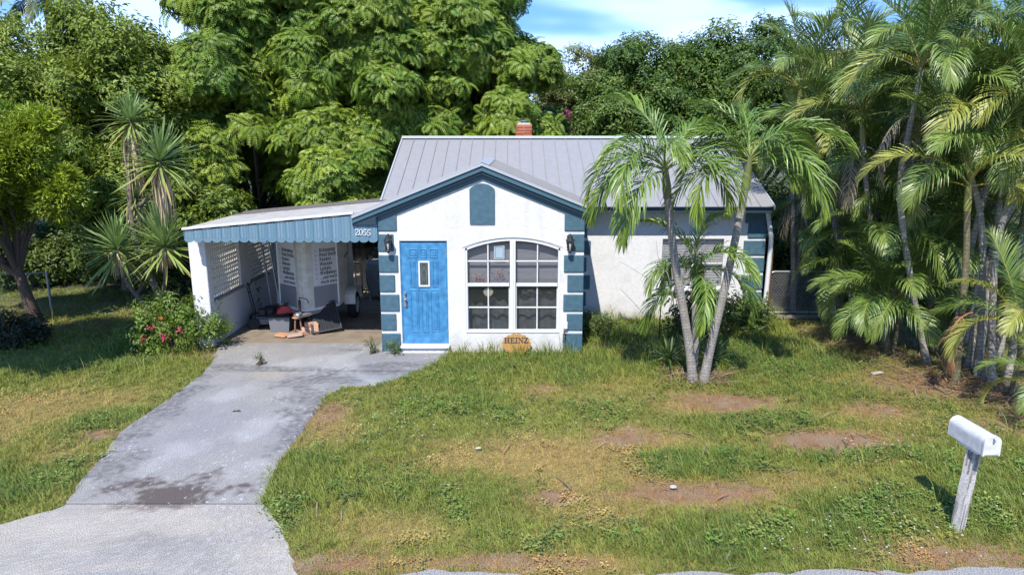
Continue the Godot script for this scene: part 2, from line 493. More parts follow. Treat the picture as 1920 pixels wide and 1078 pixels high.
func slab(called: String, z0: float, z1: float, old: bool) -> void:
	var rows := int((z0 - z1) / 0.035)
	var cols := 130
	var g := Geo.new()
	var grid := []
	var tint := []
	for j in rows + 1:
		var z := lerpf(z0, z1, float(j) / rows)
		var jag := n3.get_noise_2d(z * 500.0, 5.0) * 0.035
		var l := edge(DRIVE_L, z) + n2.get_noise_2d(z * 90.0, 1.0) * 0.04 + jag
		var r := edge(DRIVE_R, z) + n2.get_noise_2d(z * 90.0, 40.0) * 0.04 + jag
		var line := []
		var lt := []
		for i in cols + 1:
			var s := float(i) / cols
			var x := lerpf(l, r, s)
			var y := 0.004 + (0.004 if not old else 0.0)
			var k: Color
			if old:
				k = Color(0.305, 0.286, 0.255)
				var paint := clampf(0.65 + n1.get_noise_2d(x * 22.0, z * 22.0) * 1.5 - blot(x, z, -4.4, -7.6, 2.2, 1.0) * 1.1, 0.0, 1.0)
				k = k.lerp(Color(0.243, 0.241, 0.244), paint * 0.8 * smoothstep(-7.6, -9.6, z + 0.9 * n2.get_noise_2d(x * 80.0, z * 30.0)))            # worn blue-grey coating
				k = k.lerp(Color(0.27, 0.31, 0.32), 0.5 * smoothstep(0.05, 0.3, n2.get_noise_2d(x * 18.0 + 70.0, z * 25.0)) * smoothstep(-10.5, -12.5, z))
				var worn := smoothstep(0.10, 0.42, n1.get_noise_2d(x * 60.0, z * 45.0))
				k = k.lerp(Color(0.41, 0.40, 0.38), worn * 0.55)
				k = k * (1.0 + 0.16 * n3.get_noise_2d(x * 2200.0, z * 2200.0) + 0.10 * n1.get_noise_2d(x * 260.0, z * 160.0))
				var dirt := maxf(blot(x, z, -3.15, -10.2, 0.55, 1.4) * 1.2, blot(x, z, -5.55, -10.2, 0.35, 2.0) * 0.8)
				dirt = maxf(dirt, blot(x, z, -3.55, -11.7, 0.95, 0.45) * 1.4)
				dirt = maxf(dirt, blot(x, z, -5.3, -8.2, 0.6, 0.6) * 0.7)
				dirt = maxf(dirt, blot(x, z, -2.4, -12.1, 0.9, 0.25) * 0.8)
				dirt = maxf(dirt, blot(x, z, -1.55, -12.45, 0.3, 0.2))
				dirt = maxf(dirt, 0.75 * smoothstep(0.22, 0.5, n2.get_noise_2d(x * 26.0, z * 75.0 + 30.0)) * smoothstep(-11.0, -12.4, z))
				k = k.lerp(Color(0.125, 0.115, 0.112), clampf(dirt * 1.35, 0.0, 1.0) * clampf(0.6 + 0.7 * n3.get_noise_2d(x * 700.0, z * 900.0), 0.0, 1.0))
				k = k.lerp(Color(0.085, 0.058, 0.045), clampf(blot(x, z, -4.05, -7.62, 0.80, 0.42) * 1.5, 0.0, 0.9))
				k = k.lerp(Color(0.42, 0.36, 0.27), blot(x, z, -4.35, -11.9, 0.35, 0.3) * 0.6)
				k = k.lerp(Color(0.55, 0.55, 0.54), 0.8 * smoothstep(0.40, 0.52, n3.get_noise_2d(x * 1400.0, z * 1000.0) + 0.35 * n1.get_noise_2d(x * 90.0, z * 90.0) - (0.20 if x > -4.2 else 0.28)))
				# hairline cracks
				var cr := absf(x + 3.35 + n2.get_noise_2d(z * 120.0, 8.0) * 0.06 + (z + 11.9) * 0.42)
				if z > -12.4 and z < -11.3 and cr < 0.02: k = k * 0.55
				var cz := absf(z + 12.15 + n2.get_noise_2d(x * 120.0, 20.0) * 0.05)
				if cz < 0.016 and x > -4.7: k = k * 0.55
			else:
				k = Color(0.400, 0.358, 0.288)
				k = k.lerp(Color(0.27, 0.255, 0.235), clampf(0.22 + n1.get_noise_2d(x * 60.0, z * 90.0) * 0.8, 0.0, 0.6))
				k = k * (1.0 + 0.20 * n3.get_noise_2d(x * 2200.0, z * 2200.0) + 0.10 * n1.get_noise_2d(x * 240.0, z * 240.0))
				k = k.lerp(Color(0.13, 0.09, 0.07), clampf(blot(x, z, -4.1, -7.35, 0.55, 0.22) * 0.8, 0.0, 0.8))
				k = k.lerp(Color(0.15, 0.14, 0.13), blot(x, z, -4.0, -6.6, 0.8, 0.2) * 0.35)
				k = k.lerp(Color(0.15, 0.14, 0.13), blot(x, z, -5.9, -6.5, 0.6, 0.25) * 0.3)
				k = k.lerp(Color(0.48, 0.47, 0.45), 0.6 * smoothstep(0.35, 0.55, n3.get_noise_2d(x * 1300.0, z * 1300.0)))
			if i == 0 or i == cols: y = -0.05
			line.append(Vector3(x, y, z)); lt.append(k)
		grid.append(line); tint.append(lt)
	for j in rows:
		for i in cols:
			g.col = tint[j][i]
			var q := [grid[j][i], grid[j][i + 1], grid[j + 1][i + 1], grid[j + 1][i]]
			var cc := [tint[j][i], tint[j][i + 1], tint[j + 1][i + 1], tint[j + 1][i]]
			for t in [[0, 1, 2], [0, 2, 3]]:
				g.v.append(q[t[0]]); g.v.append(q[t[2]]); g.v.append(q[t[1]])
				g.c.append(cc[t[0]]); g.c.append(cc[t[2]]); g.c.append(cc[t[1]])
				for m in 3: g.n.append(Vector3.UP)
	g.oquad(grid[0][0], grid[0][cols], grid[0][cols] + Vector3(0, -0.06, 0), grid[0][0] + Vector3(0, -0.06, 0), Vector3(0, 0, 1))
	tag(put(called, g, M.concrete), "stained blue-grey concrete driveway curving up to the carport" if old else "newer pale concrete driveway apron beside the road", "driveway", "", "structure")

# ------------------------------------------------------------------ lawn
func tuft(blades: int, lo: float, hi: float, width: float, spread: float, bend: float, seed_: int) -> ArrayMesh:
	var r := RandomNumberGenerator.new()
	r.seed = seed_
	var g := Geo.new()
	for i in blades:
		var a := r.randf() * TAU
		var d := Vector3(cos(a), 0, sin(a))
		var p := d * spread * sqrt(r.randf())
		var h := r.randf_range(lo, hi)
		var b := r.randf() * TAU
		var o := Vector3(cos(b), 0, sin(b)) * h * bend * r.randf_range(0.4, 1.2)
		var s := Vector3(-sin(b + 0.6), 0, cos(b + 0.6)) * width * 0.5
		var m := p + Vector3(0, h * 0.6, 0) + o * 0.35
		var t := p + Vector3(0, h, 0) + o
		var k := r.randf_range(0.75, 1.2)
		g.col = Color(k * r.randf_range(0.9, 1.15), k, k * 0.9)
		g.quad(p - s, p + s, m + s * 0.8, m - s * 0.8)
		g.tri(m - s * 0.8, m + s * 0.8, t)
	return g.mesh()

func weed(leaves: int, size: float, h: float, seed_: int) -> ArrayMesh:
	var r := RandomNumberGenerator.new()
	r.seed = seed_
	var g := Geo.new()
	for i in leaves:
		var a := r.randf() * TAU
		var d := Vector3(cos(a), r.randf_range(-0.1, 0.6), sin(a)).normalized()
		var p := Vector3(cos(a), 0, sin(a)) * r.randf() * size * 1.8 + Vector3(0, r.randf_range(0.2, 1.0) * h, 0)
		var k := r.randf_range(0.75, 1.25)
		g.col = Color(k, k, k)
		g.leaf(p, d, Vector3.UP, size * r.randf_range(0.7, 1.3), size * 0.6, 0.15)
	return g.mesh()

func build_lawn() -> void:
	var kinds := [tuft(11, 0.025, 0.075, 0.0065, 0.06, 1.4, 1), tuft(12, 0.02, 0.06, 0.0065, 0.065, 2.0, 2), tuft(9, 0.04, 0.12, 0.0065, 0.055, 1.2, 3), tuft(10, 0.015, 0.04, 0.006, 0.065, 3.0, 4), weed(12, 0.035, 0.055, 5), weed(9, 0.05, 0.10, 6), tuft(7, 0.14, 0.34, 0.008, 0.05, 0.6, 7)]
	var places := []
	var tints := []
	for k in kinds:
		places.append([]); tints.append(PackedColorArray())
	var z := -6.0
	while z > -19.5:
		var st := 0.040 if z > -9.0 else (0.047 if z > -13.0 else 0.075)
		var half := -z * 0.80 + 0.8
		var x := -half
		while x < half:
			var px := x + rng.randf_range(-0.5, 0.5) * st
			var pz := z + rng.randf_range(-0.5, 0.5) * st
			x += st
			if pz > road_edge(px) - 0.02 or on_drive(px, pz, -0.05 + 0.11 * n3.get_noise_2d(px * 160.0, pz * 160.0)): continue
			if px < -9.0 and pz < -16.5 and rng.randf() < 0.6: continue
			var bare := patch(BARE, px, pz)
			if px > 6.4 and pz < -11.2: bare = maxf(bare, 0.65)
			if px < -9.0 and pz < -13.0: bare = maxf(bare, 0.25)
			if rng.randf() < bare * 0.98 - 0.16: continue
			var dry := patch(DRY, px, pz)
			var lush := patch(LUSH, px, pz)
			var w := n1.get_noise_2d(px * 45.0, pz * 45.0)
			var w2 := n2.get_noise_2d(px * 60.0 + 31.0, pz * 60.0)
			dry = clampf(dry + w * 0.6 + 0.13 + bare * 0.5 - lush * 0.75 + w2 * 0.25, 0.0, 1.0)
			if rng.randf() < dry * 0.10: continue
			var k := 1
			if w2 + lush * 0.35 + n3.get_noise_2d(px * 300.0, pz * 300.0) * 0.4 > 0.26 and rng.randf() < 0.34: k = 4 if rng.randf() < 0.7 else 5
			elif dry > 0.62: k = 3 if rng.randf() < 0.6 else (1 if rng.randf() < 0.6 else 0)
			elif lush > 0.35 and rng.randf() < 0.7: k = 2
			elif rng.randf() < 0.45: k = 0
			if pz < -11.4 and px > -1.8 and px < 6.4 and rng.randf() < (0.6 if pz < -12.6 else 0.3): k = 2 if rng.randf() < 0.94 else 6
			if pz < -12.9 and px > -1.3 and px < 1.2 and rng.randf() < 0.12: k = 6
			if rng.randf() < 0.004 + (0.02 if px < -6.0 and pz < -11.0 and pz > -12.8 else 0.0): k = 6
			var green := Color(0.190, 0.232, 0.028).lerp(Color(0.074, 0.152, 0.020), clampf(lush * 0.75 - w * 0.5, 0.0, 1.0))
			if k == 4 or k == 5: green = Color(0.130, 0.210, 0.026).lerp(Color(0.078, 0.150, 0.022), clampf(0.4 + lush * 0.4 + w, 0.0, 1.0))
			var tan_ := Color(0.46, 0.325, 0.095).lerp(Color(0.40, 0.20, 0.070), clampf(bare + w * 0.7, 0.0, 1.0))
			var c := green.lerp(tan_, clampf(dry * dry * 0.85 + rng.randf_range(-0.30, 0.30), 0.0, 1.0)) * rng.randf_range(0.68, 1.3)
			var sc := rng.randf_range(0.75, 1.3) * (1.0 - 0.35 * dry)
			if st > 0.06: sc *= 1.35
			var b := Basis(Vector3.UP, rng.randf() * TAU).scaled(Vector3(sc, sc * rng.randf_range(0.8, 1.25), sc))
			places[k].append(Transform3D(b, Vector3(px, ground_y(px, pz) - 0.004, pz)))
			tints[k].append(c)
		z -= st
	var names := ["lawn_grass", "lawn_grass", "tall_grass", "dry_grass", "clover", "lawn_weeds", "grass_wisps"]
	var says := ["short mixed green and yellowing grass blades of the front lawn", "flattened green and straw grass of the front lawn", "taller lush green grass nearer the house", "matted straw coloured dead grass of the dry lawn patches", "low round leaved clover spreading through the lawn", "broad leaved weeds scattered through the lawn", "long seeding grass wisps standing above the lawn"]
	for k in kinds.size():
		if places[k].size(): tag(many(names[k], kinds[k], M.grass, places[k], tints[k]), says[k], "grass" if k != 4 and k != 5 else "weeds")
	# small white lawn flowers
	var g := Geo.new()
	g.col = Color(0.62, 0.62, 0.58)
	for i in 6:
		var a := TAU * i / 6.0
		g.leaf(Vector3.ZERO, Vector3(cos(a), 0.25, sin(a)).normalized(), Vector3.UP, 0.013, 0.009)
	var fp := []
	var ft := PackedColorArray()
	for i in 170:
		var c: Array = [[4.9, -7.2, 1.4, 1.1], [3.6, -6.6, 1.2, 0.5], [-1.9, -9.6, 1.2, 1.0], [5.6, -9.0, 1.2, 1.4], [0.5, -10.0, 2.0, 1.5]][i % 5]
		var x: float = c[0] + rng.randfn() * c[2] * 0.5
		var zz: float = c[1] + rng.randfn() * c[3] * 0.5
		if zz > -6.2 or on_drive(x, zz, 0.05): continue
		fp.append(Transform3D(Basis(Vector3.UP, rng.randf() * TAU).scaled(Vector3.ONE * rng.randf_range(0.7, 1.25)), Vector3(x, 0.05 + rng.randf() * 0.03, zz)))
		ft.append(Color.WHITE)
	tag(many("lawn_flowers", g.mesh(), M.petal, fp, ft), "tiny white wildflowers dotted over the lawn", "flowers")

# ------------------------------------------------------------------ house
func rect(x0: float, y0: float, x1: float, y1: float) -> PackedVector2Array:
	return PackedVector2Array([Vector2(x0, y0), Vector2(x1, y0), Vector2(x1, y1), Vector2(x0, y1)])

func arch(x0: float, x1: float, y0: float, spring: float, top: float, steps := 20) -> PackedVector2Array:     # flat-bottomed shape under a segmental arch
	var p := PackedVector2Array([Vector2(x0, y0), Vector2(x1, y0)])
	var w := (x1 - x0) * 0.5
	var rise := top - spring
	var r := (w * w + rise * rise) / (2.0 * rise)
	for i in steps + 1:
		var x := lerpf(x1, x0, float(i) / steps)
		var d := x - (x0 + x1) * 0.5
		p.append(Vector2(x, top - r + sqrt(maxf(r * r - d * d, 0.0))))
	return p

# a slab with openings: cut into upright strips between all corners, filled by the even-odd rule
func wall_mesh(outline: PackedVector2Array, front: float, depth: float, holes: Array) -> Mesh:
	var g := Geo.new()
	var edges := []
	var xs := []
	var loops := [outline]
	loops.append_array(holes)
	for l in loops.size():
		var p: PackedVector2Array = loops[l]
		var area := 0.0
		for i in p.size(): area += p[i].cross(p[(i + 1) % p.size()])
		for i in p.size():
			var u := p[i]
			var w := p[(i + 1) % p.size()]
			xs.append(u.x)
			edges.append([u, w] if u.x < w.x else [w, u])
			var o := Vector3(w.y - u.y, u.x - w.x, 0) * signf(area) * (1.0 if l == 0 else -1.0)
			g.oquad(Vector3(u.x, u.y, front), Vector3(w.x, w.y, front), Vector3(w.x, w.y, front - depth), Vector3(u.x, u.y, front - depth), o)
	xs.sort()
	for i in int((xs[xs.size() - 1] - xs[0]) / 0.09): xs.append(xs[0] + (i + 0.5) * 0.09)
	xs.sort()
	for i in xs.size() - 1:
		var x0: float = xs[i]
		var x1: float = xs[i + 1]
		if x1 - x0 < 0.0001: continue
		var ys := []
		for e in edges:
			if e[0].x <= x0 + 0.00005 and e[1].x >= x1 - 0.00005:
				var k: float = (e[1].y - e[0].y) / (e[1].x - e[0].x)
				ys.append([e[0].y + k * ((x0 + x1) / 2 - e[0].x), e[0].y + k * (x0 - e[0].x), e[0].y + k * (x1 - e[0].x)])
		ys.sort_custom(func(q, r): return q[0] < r[0])
		for j in range(0, ys.size() - 1, 2):
			var rows := maxi(1, int((ys[j + 1][0] - ys[j][0]) / 0.09)) if outline[1].x - outline[0].x > 1.0 else 1
			for z in [front, front - depth]:
				for q in rows:
					var s := float(q) / rows
					var t := (q + 1.0) / rows
					g.oquad(Vector3(x0, lerpf(ys[j][1], ys[j + 1][1], s), z), Vector3(x1, lerpf(ys[j][2], ys[j + 1][2], s), z), Vector3(x1, lerpf(ys[j][2], ys[j + 1][2], t), z), Vector3(x0, lerpf(ys[j][1], ys[j + 1][1], t), z), Vector3(0, 0, 1 if z == front else -1))
	for i in g.v.size(): g.c[i] = wall_wear(g.v[i])
	return g.mesh()

# splashed earth along the foot of the walls, faint streaks and grey blotches
func wall_wear(p: Vector3) -> Color:
	var foot := clampf(1.0 - (p.y - 0.02 + 0.25 * n2.get_noise_2d(p.x * 160.0, p.y * 160.0)) / 0.42, 0.0, 1.0)
	var run := smoothstep(0.18, 0.5, n1.get_noise_2d(p.x * 420.0, p.y * 22.0 + 40.0)) * smoothstep(1.2, 3.4, p.y)
	var blotch := smoothstep(0.2, 0.55, n2.get_noise_2d(p.x * 110.0 + 9.0, p.y * 140.0))
	return Color.WHITE.lerp(Color(0.62, 0.59, 0.50), foot * foot * 0.75).lerp(Color(0.66, 0.65, 0.62), run * 0.28).lerp(Color(0.80, 0.79, 0.76), blotch * 0.35)

const GR := Vector2(-0.58, 3.78)      # ridge of the wing's roof
const GL := Vector2(-3.12, 2.77)      # its left eave
const GE := Vector2(1.60, 2.91)       # its right eave
const WIN := [-0.935, 0.965, 0.40, 2.13, 2.33]       # picture window: x0, x1, sill, spring, crown

func gable_y(x: float) -> float:
	return lerpf(GR.y, GL.y, (x - GR.x) / (GL.x - GR.x)) if x < GR.x else lerpf(GR.y, GE.y, (x - GR.x) / (GE.x - GR.x))

func arch_y(x: float, inset := 0.0) -> float:
	var w: float = (WIN[1] - WIN[0]) * 0.5
	var rise: float = WIN[4] - WIN[3]
	var r := (w * w + rise * rise) / (2.0 * rise)
	var d: float = x - (WIN[0] + WIN[1]) * 0.5
	return WIN[4] - r + sqrt((r - inset) * (r - inset) - d * d)

func build_house() -> void:
	var h := thing("house", "white stucco house with teal quoins, blue front door, grey metal roof and attached carport", "house", Vector3.ZERO)
	# walls
	var out := PackedVector2Array([Vector2(-2.65, -0.1), Vector2(1.43, -0.1), Vector2(1.43, gable_y(1.43) - 0.06), Vector2(GR.x, GR.y - 0.06), Vector2(-2.65, gable_y(-2.65) - 0.06)])
	var front := put("gable_wall", wall_mesh(out, WALL_Z, 0.2, [rect(-2.235, 0.155, -1.29, 2.275), arch(WIN[0], WIN[1], WIN[2], WIN[3], WIN[4])]), M.white_wall, h)
	var g := Geo.new()
	g.box(Vector3(-2.55, 1.35, -18.2), Vector3(0.2, 2.9, 9.18))
	g.box(Vector3(1.33, 1.35, -14.875), Vector3(0.2, 2.9, 2.54))
	g.box(Vector3(5.95, 1.32, -19.58), Vector3(0.2, 2.84, 6.45))
	g.box(Vector3(1.7, 1.32, -22.9), Vector3(8.3, 2.84, 0.2))
	put("side_wall", g, M.white_wall, h)
	put("main_wall", wall_mesh(rect(1.43, -0.1, 6.05, 2.66), MAIN_Z, 0.2, [rect(3.55, 0.72, 5.12, 1.98)]), M.white_wall, h)
	for x in [-2.65, 5.85]:                          # gable ends of the main roof
		g = Geo.new()
		g.prism(PackedVector2Array([Vector2(16.2, 2.70), Vector2(22.95, 2.70), Vector2(19.5, 4.2)]), 0, 0.2, Transform3D(Basis(Vector3(0, 0, -1), Vector3(0, 1, 0), Vector3(1, 0, 0)), Vector3(x, 0, 0)))
		put("gable_end", g, M.white_wall, h)
	g = Geo.new()
	g.box(Vector3(1.7, -0.02, -19.5), Vector3(8.3, 0.06, 6.6)); g.box(Vector3(-0.61, -0.02, -14.9), Vector3(3.7, 0.06, 2.6))
	g.box(Vector3(1.7, 2.73, -19.5), Vector3(8.3, 0.04, 6.6)); g.box(Vector3(-0.61, 2.70, -14.9), Vector3(3.7, 0.04, 2.6))
	g.box(Vector3(-0.61, 1.3, -16.05), Vector3(3.7, 2.75, 0.1))
	put("interior", g, M.dark_room, h)

	# quoin blocks, wide and narrow by turns
	var tops := [2.82, 2.41, 1.99, 1.59, 1.19, 0.79, 0.38]
	for i in 7:
		var w := 0.385 if i % 2 == 0 else 0.31
		var hh := 0.345 if i < 6 else 0.42
		var q := Geo.new()
		q.box(Vector3(-2.655 + w / 2, tops[i] - hh / 2, WALL_Z - 0.01), Vector3(w, hh, 0.075), 0.012)
		put("quoin_block", q, M.teal, h)
		q = Geo.new()
		w = 0.40 if i % 2 == 0 else 0.325
		q.box(Vector3(1.435 - w / 2, tops[i] - hh / 2, WALL_Z - 0.01), Vector3(w, hh, 0.075), 0.012)
		put("quoin_block", q, M.teal, h)
	var mt_ := [2.65, 2.30, 1.89, 1.48, 1.05, 0.64]
	for i in 6:
		var q := Geo.new()
		var w := 0.34 if i % 2 == 1 else 0.43
		q.box(Vector3(1.45 + w / 2, mt_[i] - 0.17, MAIN_Z + 0.01), Vector3(w, 0.34, 0.05), 0.01)
		put("quoin_block", q, M.teal, h)
		q = Geo.new()
		w = 0.44 if i % 2 == 1 else 0.52
		q.box(Vector3(6.055 - w / 2, mt_[i] - 0.17, MAIN_Z + 0.01), Vector3(w, 0.34, 0.05), 0.01)
		put("quoin_block", q, M.teal, h)
	g = Geo.new()
	g.prism(arch(-0.83, -0.34, 2.62, 3.29, 3.40), WALL_Z - 0.02, WALL_Z + 0.035)
	tag(put("attic_panel", g, M.teal, h), "arched teal panel high in the gable")

	build_door(h)
	build_picture_window(h)
	build_main_window(h)
	build_roof(h)
	build_carport(h)

	# small fittings on the walls
	g = Geo.new()
	g.box(Vector3(1.085, 0.555, WALL_Z + 0.045), Vector3(0.085, 0.15, 0.06), 0.012)
	put("outlet_box", g, M.white_metal, h)
	g = Geo.new()
	g.tube([Vector3(1.07, 0.39, WALL_Z), Vector3(1.07, 0.39, WALL_Z + 0.1), Vector3(1.05, 0.33, WALL_Z + 0.13)], [0.015, 0.015, 0.02], 8)
	g.tube([Vector3(1.04, 0.43, WALL_Z + 0.08), Vector3(1.10, 0.43, WALL_Z + 0.08)], [0.012], 6)
	put("garden_tap", g, M.bronze, h)
	g = Geo.new()
	g.tube([Vector3(6.0, 2.62, MAIN_Z + 0.12), Vector3(6.14, 1.98, MAIN_Z + 0.12), Vector3(6.15, 1.80, MAIN_Z + 0.1), Vector3(6.12, 0.15, MAIN_Z + 0.1), Vector3(6.14, 0.02, MAIN_Z + 0.22)], [0.055], 10)
	put("downspout", g, M.white_trim, h)

func frame_rect(g: Geo, x0: float, y0: float, x1: float, y1: float, w: float, z: float, d: float, b := 0.004) -> void:
	g.box(Vector3((x0 + x1) / 2, y0 + w / 2, z), Vector3(x1 - x0, w, d), b)
	g.box(Vector3((x0 + x1) / 2, y1 - w / 2, z), Vector3(x1 - x0, w, d), b)
	g.box(Vector3(x0 + w / 2, (y0 + y1) / 2, z), Vector3(w, y1 - y0 - 2 * w, d), b)
	g.box(Vector3(x1 - w / 2, (y0 + y1) / 2, z), Vector3(w, y1 - y0 - 2 * w, d), b)

func build_door(h: Node3D) -> void:
	var z := WALL_Z - 0.05
	var g := Geo.new()
	g.box(Vector3(-1.7625, 0.13, WALL_Z + 0.06), Vector3(0.99, 0.05, 0.26), 0.01)
	put("door_sill", g, M.white_trim, h)
	g = Geo.new()
	g.box(Vector3(-1.7625, 0.03, WALL_Z + 0.04), Vector3(0.96, 0.15, 0.2), 0.01)
	put("door_step", g, M.white_wall, h)
	g = Geo.new()
	frame_rect(g, -2.233, 0.157, -1.292, 2.273, 0.022, z - 0.02, 0.1)
	put("door_frame", g, M.door_blue, h)
	g = Geo.new()
	g.box(Vector3(-1.7625, 1.205, z), Vector3(0.895, 2.05, 0.045), 0.004)
	var door := put("door", g, M.door_blue, h)
	var zf := z + 0.0225
	for r in [[-2.05, 1.93, -1.885, 2.11], [-1.83, 1.93, -1.70, 2.11], [-1.645, 1.93, -1.48, 2.11], [-2.05, 1.34, -1.93, 1.86], [-1.595, 1.34, -1.48, 1.86], [-2.05, 0.40, -1.885, 1.28], [-1.83, 0.40, -1.70, 1.28], [-1.645, 0.40, -1.48, 1.28]]:
		var p := Geo.new()
		frame_rect(p, r[0], r[1], r[2], r[3], 0.018, zf + 0.005, 0.014, 0.005)
		p.box(Vector3((r[0] + r[2]) / 2, (r[1] + r[3]) / 2, zf + 0.003), Vector3(r[2] - r[0] - 0.07, r[3] - r[1] - 0.07, 0.012), 0.005)
		put("door_panel", p, M.door_blue, door)
	for s in [-1.0, 1.0]:                              # the moulded curves that ring the small light
		var p := Geo.new()
		var pts := []
		for i in 11:
			var a := lerpf(-0.9, 0.95, i / 10.0)
			pts.append(Vector3(-1.762 + s * (0.13 + 0.14 * cos(a)), 1.60 + 0.30 * sin(a), zf + 0.003))
		p.tube(pts, [0.011], 6)
		put("door_moulding", p, M.door_blue, door)
	g = Geo.new()
	frame_rect(g, -1.875, 1.34, -1.645, 1.865, 0.035, zf + 0.010, 0.024, 0.006)
	put("light_frame", g, M.white_trim, door)
	g = Geo.new()
	g.box(Vector3(-1.76, 1.6, zf + 0.004), Vector3(0.162, 0.456, 0.006))
	put("door_glass", g, mt(Color(0.05, 0.06, 0.055), 0.12, {"nrm": T.rough_n, "scale": 5.0, "depth": 0.5}), door)
	g = Geo.new()
	for s in [-1.0, 1.0]:
		g.bar(Vector3(-1.76 + s * 0.045, 1.38, zf + 0.008), Vector3(-1.76 + s * 0.045, 1.82, zf + 0.008), 0.005, 0.004)
		g.bar(Vector3(-1.76 + s * 0.06, 1.60, zf + 0.008), Vector3(-1.76, 1.74, zf + 0.008), 0.005, 0.004)
		g.bar(Vector3(-1.76 + s * 0.06, 1.60, zf + 0.008), Vector3(-1.76, 1.46, zf + 0.008), 0.005, 0.004)
	put("leading", g, M.steel, door)
	g = Geo.new()
	g.lathe([Vector2(0, 0.05), Vector2(0.022, 0.05), Vector2(0.032, 0.01), Vector2(0.034, 0)], 12, Vector3(-2.155, 1.21, zf), Basis(Vector3.RIGHT, PI / 2))
	put("deadbolt", g, M.steel, door)
	g = Geo.new()
	g.box(Vector3(-2.165, 1.04, zf + 0.008), Vector3(0.05, 0.23, 0.014), 0.006)
	g.lathe([Vector2(0, 0.085), Vector2(0.024, 0.075), Vector2(0.03, 0.05), Vector2(0.014, 0.03), Vector2(0.012, 0.0)], 12, Vector3(-2.15, 1.09, zf), Basis(Vector3.RIGHT, PI / 2))
	g.tube([Vector3(-2.15, 1.06, zf + 0.05), Vector3(-2.13, 0.98, zf + 0.055), Vector3(-2.15, 0.92, zf + 0.02)], [0.01], 6)
	put("handle", g, M.steel, door)
	for y in [0.4, 1.2, 2.05]:
		g = Geo.new()
		g.box(Vector3(-1.305, y, z + 0.028), Vector3(0.02, 0.1, 0.02), 0.004)
		put("hinge", g, M.steel, door)

